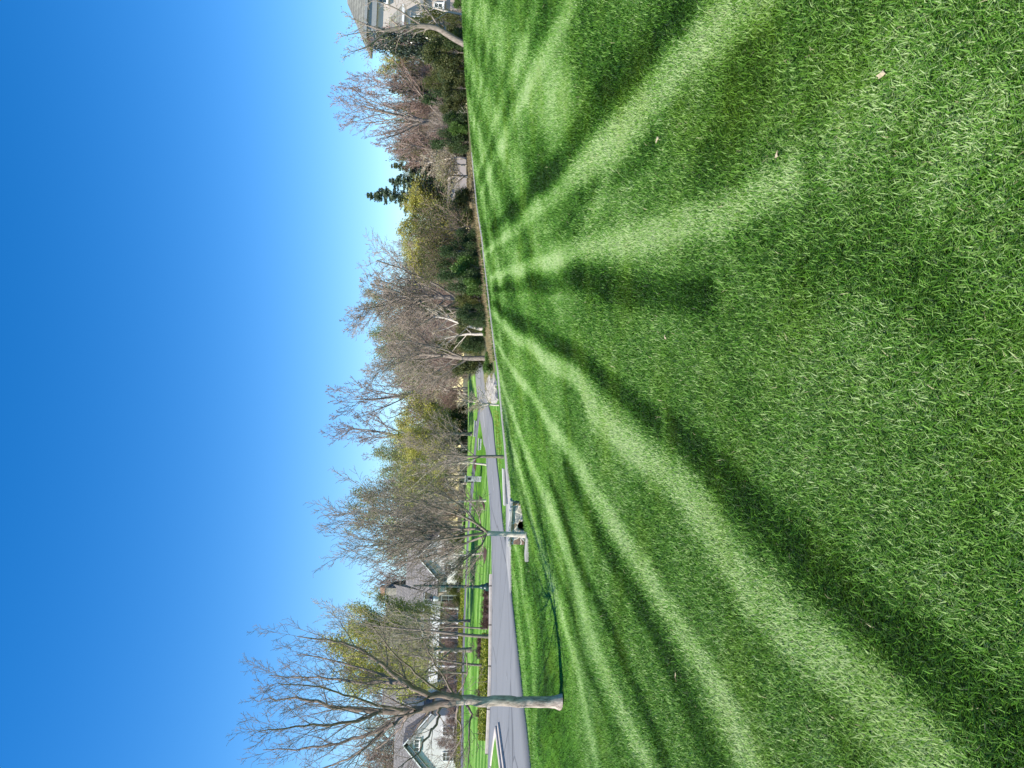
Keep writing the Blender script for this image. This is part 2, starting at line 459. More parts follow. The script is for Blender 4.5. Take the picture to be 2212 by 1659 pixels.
# ------------------------------------------------------------------ mowing tracks on the lawn
def c1(L): return [(1659 - Yc * .5586, Xc * .5586 + 976.5, w * .5586) for (Xc, Yc, w) in L]
def c2(L): return [(1659 - (Yc * .5586 + 823), Xc * .5586 + 976.5, w * .5586) for (Xc, Yc, w) in L]
BANDS = [  # strength, [(u, v, half width in picture pixels across the track)]
    (1.0, c1([(1230, -60, 110), (1100, 60, 100), (830, 270, 80), (650, 520, 62), (470, 690, 45), (340, 800, 32), (230, 900, 22), (150, 960, 12), (125, 985, 8)])),
    (.95, c1([(1330, 700, 90), (1080, 840, 85), (780, 900, 75), (560, 950, 52), (400, 1000, 34), (250, 1040, 22), (150, 1075, 12)])),
    (.8, c1([(500, -60, 34), (440, 60, 32), (350, 230, 28), (240, 450, 22), (150, 650, 14), (112, 750, 8)])),
    (.7, c1([(340, -30, 26), (290, 150, 22), (200, 380, 16), (130, 580, 10), (96, 680, 6)])),
    (.6, c1([(200, -20, 16), (160, 120, 13), (105, 350, 8), (80, 520, 5)])),
    (.5, c1([(110, 0, 9), (75, 180, 6), (62, 330, 4)])),
    (-.9, c1([(900, 60, 100), (780, 200, 90), (620, 340, 62), (440, 600, 46), (280, 770, 28), (150, 890, 14)])),
    (-.95, c1([(1000, 1160, 90), (820, 1130, 75), (640, 1110, 68), (480, 1085, 50), (300, 1100, 32), (160, 1120, 12)])),
    (-.9, c1([(160, 1170, 10), (250, 1240, 26), (390, 1320, 34), (550, 1420, 38), (680, 1530, 40), (800, 1640, 44)])),
    (1.0, c1([(150, 1200, 8), (250, 1305, 20), (370, 1395, 28), (500, 1480, 36)]) + c2([(540, 90, 46), (700, 260, 56), (870, 400, 62), (1000, 570, 68), (1140, 780, 78), (1330, 970, 95), (1560, 1130, 120), (1780, 1400, 150), (1900, 1550, 160)])),
    (-.95, c2([(860, 190, 50), (1020, 350, 66), (1180, 500, 80), (1380, 680, 95), (1560, 850, 110), (1780, 1010, 130), (2050, 1260, 160), (2200, 1400, 170)])),
    (.85, c2([(170, -150, 6), (225, -60, 10), (300, 40, 16), (380, 170, 20), (500, 330, 26), (600, 500, 30), (720, 700, 34), (850, 900, 36), (960, 1080, 40), (1060, 1250, 46), (1170, 1480, 54)])),
    (-.75, c2([(440, 340, 20), (530, 500, 22), (640, 720, 26), (760, 930, 30), (860, 1120, 34), (960, 1340, 42), (1040, 1520, 48)])),
    (.75, c2([(170, -60, 5), (240, 130, 10), (330, 380, 16), (420, 600, 18), (500, 840, 20), (565, 1050, 22), (650, 1260, 26), (760, 1500, 32)])),
    (-.85, c2([(380, 380, 12), (460, 620, 14), (540, 790, 16), (620, 960, 18), (690, 1140, 20), (770, 1330, 22), (840, 1500, 26)])),
    (.7, c2([(190, 60, 5), (260, 330, 9), (330, 600, 11), (400, 830, 12), (455, 1020, 13), (510, 1220, 14), (560, 1440, 16)])),
    (-.5, c2([(270, 270, 7), (350, 560, 8), (430, 800, 9), (490, 980, 10), (560, 1180, 10), (640, 1420, 12)])),
    (.5, c1([(2100, 400, 90), (1960, 650, 80), (1880, 760, 60)])),
    (.45, c1([(1700, 300, 130), (1500, 620, 110)])),
    (-.45, c1([(1900, 1150, 190), (1600, 1000, 150), (1350, 1100, 130)])),
    (-.45, c1([(1150, 300, 100), (1080, 500, 90), (980, 660, 70)])),
    (-.5, c1([(780, 560, 50), (700, 640, 40), (500, 780, 26)])),
    (.5, c1([(620, 640, 24), (560, 820, 24), (520, 900, 20)])),
    (-.45, c1([(480, 830, 18), (420, 900, 16), (330, 930, 14)])),
    (.4, c2([(300, 900, 8), (350, 1100, 8), (380, 1300, 9)])),
]
WB = []
for s_, L in BANDS:
    P_ = []; W_ = []
    for i, (u, v, w) in enumerate(L):
        p0 = hit(u, v)
        j = min(i + 1, len(L) - 1); k = max(i - 1, 0)
        tx, ty = L[j][0] - L[k][0], L[j][1] - L[k][1]
        q = math.hypot(tx, ty); nx, ny = -ty / q, tx / q
        pa, pb = hit(u + nx * w, v + ny * w), hit(u - nx * w, v - ny * w)
        tw = hit(L[j][0], L[j][1])[:2] - hit(L[k][0], L[k][1])[:2]; tw = tw / (np.linalg.norm(tw) + 1e-9)
        d = (pa - pb)[:2]; wd = abs(d[0] * tw[1] - d[1] * tw[0]) / 2
        P_.append(p0[:2]); W_.append(min(max(wd, .08), 1.6))
    WB.append((s_, np.array(P_), np.array(W_)))

def mow(x, y):
    x = np.asarray(x, float); y = np.asarray(y, float)
    num = np.zeros(x.shape); 
    wx = x + .03 * np.sin(y * 1.1 + x) * np.clip(y / 6, .3, 1); wy = y
    best_pos = np.zeros(x.shape); best_neg = np.zeros(x.shape)
    for s_, P_, W_ in WB:
        acc = np.zeros(x.shape)
        for i in range(len(P_) - 1):
            a, b = P_[i], P_[i + 1]; ab = b - a; L2 = ab @ ab + 1e-9
            t = ((wx - a[0]) * ab[0] + (wy - a[1]) * ab[1]) / L2
            tc = np.clip(t, 0, 1)
            d = np.hypot(wx - a[0] - tc * ab[0], wy - a[1] - tc * ab[1])
            w = W_[i] + (W_[i + 1] - W_[i]) * tc
            q = np.clip((d / w - .25) / 1.25, 0, 1)
            acc = np.maximum(acc, 1 - q * q * (3 - 2 * q))
        if s_ > 0: best_pos = np.maximum(best_pos, acc * s_)
        else: best_neg = np.maximum(best_neg, -acc * s_)
    val = best_pos - best_neg * (1 - .5 * best_pos)
    # the faint cross tracks of the previous cut
    r = np.hypot(x, y)
    sq = lambda q: np.tanh(2.2 * np.sin(q))
    sA = sq((x * math.cos(R(8.5)) - y * math.sin(R(8.5)) + .3) * 2 * math.pi / 2.5)
    sB = sq((x * math.cos(R(31)) - y * math.sin(R(31))) * 2 * math.pi / 2.3)
    sC = sq((x * math.cos(R(-48)) - y * math.sin(R(-48))) * 2 * math.pi / 4.2)
    kx = np.clip((x + 1.0) / 4, .0, 1); fr = np.clip((r - 2) / 6, 0, 1)
    mod = .75 + .25 * np.sin(x * .9 + 1.3 * np.sin(y * .31)) * np.sin(y * .55)
    val = val * (.95 - .25 * kx * fr) + kx * fr * mod * (.20 * sA + .36 * sB) + .10 * fr * mod * sC
    val = val * np.clip(.50 + r / 12, 0, 1.0) + .04 * np.clip(1 - r / 7, 0, 1)
    return np.clip(val, -1, 1)

SWALE = np.array([hit(u, v)[:2] for (u, v) in [(-150, 1275), (0, 1243), (110, 1217), (140, 1209), (250, 1188), (373, 1167), (430, 1150), (480, 1137), (540, 1131), (590, 1104)]])
def side(x, y, line):
    """signed distance-like: >0 beyond the polyline (away from the camera)"""
    x = np.asarray(x, float); y = np.asarray(y, float)
    best = np.full(x.shape, 1e9); sg = np.ones(x.shape)
    for i in range(len(line) - 1):
        a, b = line[i], line[i + 1]; ab = b - a; L = np.linalg.norm(ab) + 1e-9
        t = np.clip(((x - a[0]) * ab[0] + (y - a[1]) * ab[1]) / L ** 2, 0, 1)
        d = np.hypot(x - a[0] - t * ab[0], y - a[1] - t * ab[1])
        c = (ab[0] * (y - a[1]) - ab[1] * (x - a[0])) / L
        k = d < best
        best = np.where(k, d, best); sg = np.where(k, np.sign(c), sg)
    return best * sg
LAWNLINE = np.vstack([[[-40, 3.0]], SWALE, np.array([p[:2] for p in EDGEW]), [[60, 30]]])
EDGEL = np.vstack([[[-40, 3.0]], SWALE, np.array([p[:2] for p in EDGEW]), [[60, 30]]])

def inpoly(x, y, poly):
    c = np.zeros(np.shape(x), bool); n_ = len(poly); j = n_ - 1
    for i in range(n_):
        xi, yi = poly[i]; xj, yj = poly[j]
        c ^= ((yi > y) != (yj > y)) & (x < (xj - xi) * (y - yi) / (yj - yi + 1e-12) + xi); j = i
    return c
WOODS = [stand(855, 33)[:2], stand(905, 34)[:2]] + [p[:2] + np.array([0.3, .6]) for p in EDGEW[6:]] + [np.array([70, 36.]), np.array([120, 160.]), np.array([-60, 160.]), stand(700, 110)[:2], stand(845, 84)[:2], stand(862, 55)[:2], stand(850, 40)[:2]]

def ground_attrs(x, y):
    sd = side(x, y, LAWNLINE)
    mw = mow(x, y)
    k = np.clip(sd / .3, 0, 1)
    # verge and far lawns: finer tracks along the road
    fm = .0 + .36 * np.sin(2 * math.pi * sd / 1.35) * (.7 + .3 * np.sin(x * .7)) + .18 * np.sin(2 * math.pi * sd / .52 + x * .2)
    fm = np.where(y > 36, .10 + .45 * np.sin(2 * math.pi * (y - .12 * x) / 4.2), fm)
    val = mw * (1 - k) + fm * k
    # painted shade along the swale: bank and trunk shadow darken the grass colour
    sw = side(x, y, SWALE)
    swale_shade = np.exp(-((sw - .35) / .42) ** 2) * (y < 26) * (x < -4.0)
    val = val - 1.0 * swale_shade
    lit = inpoly(x, y, np.array(WOODS)).astype(float)
    lit = np.maximum(lit, (np.hypot(x + 10, y) > 118) * 1.0)
    return np.clip(val, -1, 1), lit

# ------------------------------------------------------------------ ground: one sheet to the horizon
rs = [0.0, .35]
while rs[-1] < 60: rs.append(rs[-1] * 1.016 + .012)
while rs[-1] < 3000: rs.append(rs[-1] * 1.05)
rs = np.array(rs)
angs = np.concatenate([np.radians(np.arange(-45, 45, .25)), np.radians(np.arange(45, 315, 2.5))])
NA = len(angs)
gx = rs[1:, None] * np.sin(angs)[None]; gy = rs[1:, None] * np.cos(angs)[None]
gz = H(gx, gy)
mwv, litv = ground_attrs(gx, gy)
gv = np.c_[gx.ravel(), gy.ravel(), gz.ravel()]
nr = len(rs) - 1
idx = np.arange(nr * NA).reshape(nr, NA)
a = idx[:-1]; b = idx[1:]
quads = np.stack([a, np.roll(a, -1, 1), np.roll(b, -1, 1), b], -1).reshape(-1, 4)[:, ::-1]
gv = np.vstack([gv, [[0, 0, H1(0, 0)]]])
ctr = len(gv) - 1
fan = np.stack([np.full(NA, ctr), idx[0], np.roll(idx[0], -1)], -1)[:, ::-1]
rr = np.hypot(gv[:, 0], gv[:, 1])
gap_shadev = np.clip(1 - rr / 11, 0, 1) * .9  # painted self-shadow under the near blades, fading out with distance
me = amesh('lawn', gv, [quads, fan], {'mow': np.r_[mwv.ravel(), 0], 'litter': np.r_[litv.ravel(), 0], 'soil': gap_shadev}, True)
lawn = link('lawn', me, None, M['lawn']); tag(lawn, kind='structure')

# ------------------------------------------------------------------ grass blades of the lawn
def blades(name, n_, dmin, dmax, hw, seed, label, five=True, fov=36.5, verge=False):
    rg = np.random.default_rng(seed)
    # density falls with the square of the distance
    d = np.exp(rg.uniform(math.log(dmin), math.log(dmax), n_))
    an = np.radians(rg.uniform(-fov, fov, n_))
    x = d * np.sin(an); y = d * np.cos(an)
    sd = side(x, y, LAWNLINE)
    keep = sd < 0 if not verge else (inpoly(x, y, VERGE) & (sd > 0))
    if verge: keep &= ~inpoly(x, y, DPOLY)
    x, y, d = x[keep], y[keep], d[keep]; n_ = len(x)
    z = H(x, y); mv, _ = ground_attrs(x, y)
    s = hw * np.maximum(1, (d / 5.0) ** .75)
    h = rg.uniform(.6, 1.4, n_) * .034 * s ** .55 * (1 - .12 * mv)
    wd = rg.uniform(.6, 1.3, n_) * .0021 * s
    # the nap: away from the camera in the light tracks, towards it in the dark ones
    ff = np.sin(x * 1.3 + 2 * np.sin(y * .9)) * .35
    lx = rg.normal(0, .62, n_) + np.sin(ff) * mv * .6; ly = rg.normal(0, .62, n_) + mv * 1.05
    az = np.arctan2(lx, ly)
    lean = np.clip(np.hypot(lx, ly) * .95 + .15, .1, 1.5)
    dx, dy = np.sin(az), np.cos(az)
    th = az + math.pi / 2 + rg.normal(0, .5, n_)
    sx, sy = np.sin(th) * wd, np.cos(th) * wd
    hor = np.sin(np.minimum(lean, 1.5)); ver = np.cos(np.minimum(lean, 1.42))
    base = np.stack([x, y, z - .004], -1)
    mid = base + np.stack([dx * h * .35 * hor, dy * h * .35 * hor, h * (.30 + .35 * ver)], -1)
    tip = base + np.stack([dx * h * (1.0 * hor + .15), dy * h * (1.0 * hor + .15), h * (.30 + .7 * ver)], -1)
    sv = np.stack([sx, sy, np.zeros(n_)], -1)
    if five:
        V = np.stack([base - sv, base + sv, mid + sv * .9, mid - sv * .9, tip], 1).reshape(-1, 3)
        b = np.arange(n_)[:, None] * 5
        Q = b + np.array([[0, 1, 2, 3]]); T = b + np.array([[3, 2, 4]]); k = 5
        F = [Q, T]
    else:
        V = np.stack([base - sv * 1.2, base + sv * 1.2, tip], 1).reshape(-1, 3)
        F = [np.arange(n_ * 3).reshape(-1, 3)]; k = 3
    me = amesh(name, V, F, {'mow': np.repeat(mv, k)}, False)
    o = link(name, me, None, M['blade'])
    return tag(o, label, 'grass', kind='stuff')
# ------------------------------------------------------------------ road, lanes, driveway
def resample(pts, n_):
    pts = np.array(pts, float); d = np.r_[0, np.cumsum(np.linalg.norm(np.diff(pts[:, :2], axis=0), axis=1))]
    t = np.linspace(0, d[-1], n_)
    return np.stack([np.interp(t, d, pts[:, k]) for k in range(pts.shape[1])], -1)
def smoothw(p, it=2):
    p = p.copy()
    for _ in range(it): p[1:-1] = .25 * p[:-2] + .5 * p[1:-1] + .25 * p[2:]
    return p
def strip(name, near, far, n_=80, m_=10, off=.04, mat='asphalt', kind='structure', **kw):
    A_ = smoothw(resample([hit(*p)[:2] if len(p) == 2 else p[:2] for p in near], n_))
    B_ = smoothw(resample([hit(*p)[:2] if len(p) == 2 else p[:2] for p in far], n_))
    t = np.linspace(0, 1, m_)[None, :, None]
    G = A_[:, None] * (1 - t) + B_[:, None] * t
    z = H(G[..., 0], G[..., 1]) + off * np.clip(.5 + np.hypot(G[..., 0], G[..., 1]) / 80, .5, 1)
    G = np.concatenate([G[:, :1], G, G[:, -1:]], 1); z = np.concatenate([z[:, :1] - .3, z, z[:, -1:] - .3], 1); m_ += 2
    V = np.concatenate([G, z[..., None]], -1).reshape(-1, 3)
    I = np.arange(n_ * m_).reshape(n_, m_)
    Q = np.stack([I[:-1, :-1], I[1:, :-1], I[1:, 1:], I[:-1, 1:]], -1).reshape(-1, 4)
    o = link(name, amesh(name, V, [Q], None, True), None, M[mat]); tag(o, kind=kind, **kw)
    return o, A_, B_
road, RN, RF = strip('road', [(-160, 1166), (0, 1148), (144, 1132), (288, 1116), (385, 1105), (450, 1101), (500, 1092), (542, 1086), (617, 1079.5), (699, 1070), (754, 1065), (800, 1053), (839, 1047), (880, 1041)],
      [(-160, 1050), (0, 1055), (30, 1056), (159, 1061), (260, 1063), (417, 1064), (480, 1063), (560, 1059.5), (638, 1053), (699, 1045), (760, 1036), (834, 1028), (880, 1026)], 160, 14)
strip('lane', [(775, 1038), (726, 1032), (685, 1028), (644, 1026), (602, 1023), (560, 1018), (500, 1013), (420, 1009.5), (340, 1006), (200, 1002.5), (0, 1001)],
      [(775, 1033), (726, 1028.5), (685, 1024.5), (644, 1021), (602, 1017.5), (560, 1014), (500, 1009.5), (420, 1006.5), (340, 1003), (200, 998.5), (0, 996)], 90, 4, .05, 'lane')
drive, DN, DF = strip('driveway', [(378, 1105.5), (452, 1104), (490, 1104), (560, 1104), (617, 1101.8), (699, 1093), (754, 1087.2), (800, 1082.7), (863, 1077.3), (900, 1071), (991, 1060), (1110, 1046), (1149, 1042.3), (1216, 1031.2), (1273, 1025.7), (1330, 1020.2)],
      [(378, 1103.8), (452, 1095), (490, 1094), (560, 1094.5), (617, 1096.5), (699, 1090.4), (754, 1085), (800, 1080.7), (863, 1075.5), (900, 1069.5), (991, 1058.7), (1110, 1044.9), (1149, 1040.8), (1216, 1030), (1273, 1024.7), (1330, 1019.6)], 140, 4, .05, 'concrete')

VERGE = np.vstack([SWALE, RN[::-1][np.hypot(RN[::-1, 0], RN[::-1, 1]) < 34]])
DPOLY = np.vstack([DN, DF[::-1]])
blades('grass', 640000, 1.15, 9.0, 1.08, 11, 'short mown grass blades in light and dark mower tracks in the foreground')
blades('grass', 620000, 9.0, 42.0, 1.0, 12, 'short mown grass farther off on the sloping striped lawn', False)

blades('grass', 420000, 12.0, 46.0, 1.0, 13, 'short mown grass on the verge between swale, driveway and road', False, verge=True)
def kerb(name, line, w=.16, h=.15, mat='kerbc', off=0.0):
    """an upstanding kerb along a world polyline"""
    L = smoothw(line, 1); n_ = len(L)
    T = np.gradient(L, axis=0); T /= np.linalg.norm(T, axis=1)[:, None] + 1e-9
    Nn = np.stack([-T[:, 1], T[:, 0]], -1)
    V = []
    for k, (o_, zz) in enumerate([(-w, -.2), (-w, h - .02), (-w + .03, h), (w - .03, h), (w, h - .02), (w, -.2)]):
        p_ = L + Nn * (o_ + off)
        V.append(np.c_[p_, H(L[:, 0], L[:, 1]) + zz])
    V = np.stack(V, 1).reshape(-1, 3); I = np.arange(n_ * 6).reshape(n_, 6)
    Q = np.stack([I[:-1, :-1], I[1:, :-1], I[1:, 1:], I[:-1, 1:]], -1).reshape(-1, 4)
    o = link(name, amesh(name, V, [Q]), None, M[mat]); tag(o, kind='structure'); return o
kerb('kerb', resample([hit(*p)[:2] for p in [(30, 1055.5), (159, 1060.5), (260, 1062.5), (417, 1063.5)]], 60), .2, .17)
# thin edge line where the asphalt meets the gutter, and worn paint streaks
def ribbon(name, pts, w, off, mat):
    L = smoothw(resample([hit(*p)[:2] for p in pts], 40)); T = np.gradient(L, axis=0); T /= np.linalg.norm(T, axis=1)[:, None]
    Nn = np.stack([-T[:, 1], T[:, 0]], -1); A_ = L - Nn * w / 2; B_ = L + Nn * w / 2
    V = np.stack([np.c_[A_, H(A_[:, 0], A_[:, 1]) + off], np.c_[B_, H(B_[:, 0], B_[:, 1]) + off]], 1).reshape(-1, 3)
    I = np.arange(80).reshape(40, 2); Q = np.stack([I[:-1, 0], I[1:, 0], I[1:, 1], I[:-1, 1]], -1)
    o = link(name, amesh(name, V, [Q]), None, M[mat]); return tag(o, kind='structure')
for pts, w in [([(300, 1073), (330, 1073.5)], .10), ([(375, 1078), (400, 1078)], .12), ([(735, 1048), (770, 1044)], .25), ([(690, 1060), (720, 1056)], .15), ([(190, 1097), (206, 1096)], .12), ([(600, 1068), (640, 1064)], .12)]:
    ribbon('road_marking', pts, w, .046, 'paint')

# grassy island with its kerb at the left
isl = [hit(u, v)[:2] for (u, v) in [(82, 1079), (60, 1082), (30, 1086), (0, 1090), (-80, 1098), (-80, 1061), (0, 1067), (30, 1070.5), (60, 1074.5), (76, 1077.3), (82, 1079)]]
ISL = resample(isl, 120)
c0 = hit(20, 1078)[:2]
V = [[*c0, H1(*c0) + .17]] + [[p[0], p[1], H1(*p) + .15] for p in ISL]
F = np.array([[0, i, i + 1] for i in range(1, 120)])
link_o = link('island', amesh('island', V, [F], {'mow': np.zeros(121) + .1, 'litter': np.zeros(121), 'soil': np.zeros(121)}), None, M['lawn']); tag(link_o, kind='structure')
kerb('island_kerb', ISL, .16, .19, 'kerbc')
kerb('island_kerb', resample([hit(u, v)[:2] for (u, v) in [(92, 1080.5), (70, 1083.5), (30, 1089), (0, 1093.5), (-80, 1102)]], 60), .13, .12, 'kerbc')

# ------------------------------------------------------------------ bare trees
def rotv(v, axis, a):
    return (v * math.cos(a) + np.cross(axis, v) * math.sin(a) + axis * (axis @ v) * (1 - math.cos(a)))

class Tree:
    """branches as polylines with radii; level 0 trunk, 1 limbs, 2.. branches and twigs"""
    def __init__(s, seed): s.rg = np.random.default_rng(seed); s.paths = []; s.tips = []
    def path(s, pts, r0, r1, lvl):
        pts = np.array(pts, float); s.paths.append((pts, np.linspace(r0, r1, len(pts)), lvl)); return pts
    def grow(s, p, d, L, r, lvl, P):
        rg = s.rg; nseg = P['seg'][lvl]; st = L / nseg; pts = [p.copy()]; rad = [r]; dirs = [d.copy()]
        rend = max(P['rmin'], r * P.get('rend', .35))
        for i in range(nseg):
            d = d + rg.normal(0, P['wig'][lvl], 3) + np.array([0, 0, P['trop'][lvl]])
            d = d / np.linalg.norm(d); p = p + d * st; pts.append(p.copy()); dirs.append(d.copy())
            rad.append(r + (rend - r) * (i + 1) / nseg)
        s.paths.append((np.array(pts), np.array(rad), lvl))
        s.spawn(np.array(pts), np.array(rad), dirs, L, lvl, P)
        if lvl >= P['max'] - 1: s.tips.append(pts[-1])
    def spawn(s, pts, rad, dirs, L, lvl, P):
        if lvl + 1 > P['max']: return
        rg = s.rg; nc = P['nc'][lvl]; nc = int(nc * rg.uniform(.75, 1.25) + .5); ph = rg.uniform(0, 6.28)
        n_ = len(pts) - 1
        for k in range(nc):
            t = P['t0'][lvl] + (1 - P['t0'][lvl]) * (k + rg.uniform(0, 1)) / max(nc, 1)
            t = min(t, .985); f = t * n_; i = int(f); q = pts[i] + (pts[i + 1] - pts[i]) * (f - i)
            d = dirs[min(i + 1, n_)]; rr_ = rad[i] + (rad[i + 1] - rad[i]) * (f - i)
            ax = np.cross(d, rg.normal(0, 1, 3)); 
            base = np.cross(d, [0.3, .2, 1.0]); base /= np.linalg.norm(base) + 1e-9
            ph += 2.4 + rg.normal(0, .35)
            ax = rotv(base, d, ph); a = math.radians(P['ang'][lvl] * rg.uniform(.7, 1.3))
            nd = rotv(d, ax, a)
            LL = L * P['lr'][lvl] * (1 - P.get('tl', .55) * t) * rg.uniform(.7, 1.25)
            s.grow(q, nd, LL, max(P['rmin'], min(rr_ * .8, rr_ * P['rr'][lvl])), lvl + 1, P)
    def meshes(s, name, mats, split=1, sides=(10, 6, 4, 3, 3, 3), buds=None):
        """returns list of (part, mesh)"""
        out = []
        for part, sel in (('trunk', lambda l: l <= split), ('crown', lambda l: l > split)):
            Vs = []; Fs4 = []; b = 0
            for pts, rad, lvl in s.paths:
                if not sel(lvl): continue
                k = sides[lvl]; n_ = len(pts)
                T = np.gradient(pts, axis=0); T /= np.linalg.norm(T, axis=1)[:, None] + 1e-9
                ref = np.array([.31, .17, .93]) if abs(T[0, 2]) < .8 else np.array([1.0, .1, 0])
                A_ = np.cross(T, ref); A_ /= np.linalg.norm(A_, axis=1)[:, None] + 1e-9; B_ = np.cross(T, A_)
                th = np.arange(k) * 2 * math.pi / k
                rr_ = rad[:, None] * np.ones(k)[None]
                if lvl == 0:
                    rr_ = rr_ * (1 + .04 * np.sin(3 * th + 1)[None] + .022 * s.rg.normal(0, 1, rr_.shape))
                V_ = pts[:, None] + A_[:, None] * (np.cos(th)[None, :, None] * rr_[..., None]) + B_[:, None] * (np.sin(th)[None, :, None] * rr_[..., None])
                Vs.append(V_.reshape(-1, 3)); I = b + np.arange(n_ * k).reshape(n_, k); J = np.roll(I, -1, 1)
                Fs4.append(np.stack([I[:-1], J[:-1], J[1:], I[1:]], -1).reshape(-1, 4)); b += n_ * k
            if Vs:
                me = amesh(name + '_' + part, np.concatenate(Vs), [np.concatenate(Fs4)], None, True)
                me.materials.append(mats[0 if part == 'trunk' else 1]); out.append((part, me))
        if buds:
            cnt, size, mat, spread = buds
            tw = [pts for pts, rad, lvl in s.paths if lvl >= 3] or [pts for pts, rad, lvl in s.paths if lvl >= 2]
            allp = np.concatenate([t_[1:] for t_ in tw]); ii = s.rg.integers(0, len(allp), cnt)
            c = allp[ii] + s.rg.normal(0, spread, (cnt, 3))
            out.append(('foliage', leaves(name + '_foliage', c, size, s.rg, M[mat])))
        return out

def leaves(name, c, size, rg, mat, up=0.0, aspect=1.6):
    n_ = len(c); a = rg.normal(0, 1, (n_, 3)); a /= np.linalg.norm(a, axis=1)[:, None]
    b = rg.normal(0, 1, (n_, 3)); b[:, 2] += up; b -= a * (a * b).sum(1)[:, None]; b /= np.linalg.norm(b, axis=1)[:, None]
    sz = size * rg.uniform(.5, 1.4, n_)[:, None]
    a = a * sz * .5 / aspect; b = b * sz * .5
    V = np.stack([c - b, c + a, c + b, c - a], 1).reshape(-1, 3)
    me = amesh(name, V, [np.arange(n_ * 4).reshape(-1, 4)]); me.materials.append(mat); return me

def place(parts, name, loc, rz, sc, label, cat, group=None):
    e = empty(name, loc, rz, label, cat, group); e.scale = sc
    for part, me in parts:
        o = bpy.data.objects.new(part, me); col.objects.link(o); o.parent = e
    return e

def bare(seed, H_=10, tr=.22, r0=.15, vase=1.0, dens=1.0, lv=4, rmin=.008, nl=12, mats=('bark_dark', 'twig'), buds=None, trop=.05, ang=38, limbL=.62, lean=0.0, r1=None):
    t = Tree(seed); rg = t.rg
    nseg = 12; pts = [np.zeros(3)]; d = np.array([lean, 0, 1.0])
    for i in range(nseg):
        d = d + rg.normal(0, .045, 3); d[2] = max(d[2], .8); d /= np.linalg.norm(d); pts.append(pts[-1] + d * H_ * .80 / nseg)
    pts = np.array(pts); pts[0, 2] -= .15
    rad = r0 * np.linspace(1, .0, nseg + 1) ** .8 + rmin * 1.5; rad[0] *= 1.35
    t.paths.append((pts, rad, 0))
    P_ = dict(seg=[0, 8, 6, 4, 3, 2], wig=[0, .07, .10, .13, .17, .2], trop=[0, trop, trop * 1.1, trop, trop, 0], nc=[nl, 9 * dens, 6 * dens, 4 * dens, 3, 0],
              t0=[tr, .2, .15, .15, .2], ang=[ang, 34, 36, 40, 42], lr=[limbL * vase, .52, .5, .5, .5], rr=[.48, .46, .52, .6, .7], rmin=rmin, max=lv, tl=.6)
    dirs = [None] * len(pts)
    for i in range(len(pts)): dirs[i] = (pts[min(i + 1, nseg)] - pts[max(i - 1, 0)]); dirs[i] = dirs[i] / np.linalg.norm(dirs[i])
    t.spawn(pts, rad, dirs, H_, 0, P_)
    parts = t.meshes('bare%d' % seed, (M[mats[0]], M[mats[1]]), 1, buds=buds)
    top = max(p[0][:, 2].max() for p in t.paths); wid = np.percentile(np.concatenate([np.abs(p[0][:, 0]) for p in t.paths if p[2] > 1]), 97)
    return parts, top, wid

PROTO = {}
def tree_at(proto, u, y, vtop, hw, name, label, cat, group=None, rz=None, sink=.1, rg=random.Random(5)):
    parts, top, wid = PROTO[proto]
    p = stand(u, y, sink); pt = at(u, vtop, y)
    hz = (pt[2] - p[2]) / top; w = hw / FPX * y / wid
    return place(parts, name, tuple(p), rg.uniform(0, 6.28) if rz is None else rz, (w, w, hz), label, cat, group)

# ------------------------------------------------------------------ tree kinds
PROTO['fine'] = bare(21, 10, .20, .13, .9, 1.2, 4, .008, 15, ('bark_dark', 'twig_grey'))
PROTO['fine2'] = bare(22, 10, .24, .12, .8, 1.2, 4, .009, 14, ('bark_dark', 'twig_pink'), ang=32)
PROTO['street'] = bare(27, 11, .20, .13, .85, .85, 4, .009, 13, ('bark_dark', 'twig_pale'), ang=34, limbL=.66)
PROTO['elm'] = bare(23, 12, .16, .17, .85, 1.2, 4, .009, 16, ('bark_dark', 'twig_grey'), ang=30, limbL=.7)
PROTO['redbud'] = bare(24, 10, .22, .15, .75, .95, 4, .007, 12, ('bark_dark', 'twig'), (200, .07, 'bud_red', .06), ang=30, limbL=.65)
PROTO['tall'] = bare(25, 16, .40, .17, .80, .85, 4, .012, 15, ('bark_dark', 'twig'), ang=36, limbL=.5, trop=.09)
PROTO['wood1'] = bare(31, 12, .15, .14, .8, 1.0, 3, .018, 24, ('bark_dark', 'twig_grey'), (800, .14, 'bud_tan', .18), ang=38)
PROTO['wood2'] = bare(32, 12, .12, .14, .85, 1.0, 3, .018, 24, ('bark_dark', 'twig_pink'), (300, .13, 'bud_tan', .2), ang=36)
PROTO['wood3'] = bare(33, 12, .15, .13, .75, 1.0, 3, .018, 22, ('bark_pale', 'twig_pale'), (1500, .15, 'bud_green', .22), ang=40)
PROTO['yellow'] = bare(34, 11, .12, .13, .85, 1.0, 3, .015, 20, ('bark_dark', 'twig_pale'), (17000, .13, 'bud_yellow', .22), ang=42)
PROTO['green'] = bare(35, 12, .15, .13, .8, 1.0, 3, .015, 20, ('bark_pale', 'twig_pale'), (9000, .13, 'bud_green', .25), ang=40)
PROTO['goldbush'] = bare(36, 7, .05, .09, 1.1, 1.1, 3, .012, 22, ('bark_dark', 'twig'), (7500, .13, 'olive', .2), ang=48)
PROTO['thicket'] = bare(37, 6, .04, .07, 1.1, 1.1, 3, .012, 26, ('bark_pale', 'twig_grey'), (900, .10, 'bud_tan', .2), ang=50)
PROTO['thicket2'] = bare(38, 6, .04, .07, 1.1, 1.1, 3, .013, 24, ('bark_dark', 'twig_pink'), (1500, .10, 'barberry', .2), ang=46)
PROTO['sapling'] = bare(39, 4, .22, .045, .6, 1.0, 3, .008, 16, ('bark_pale', 'twig_pale'), ang=34)
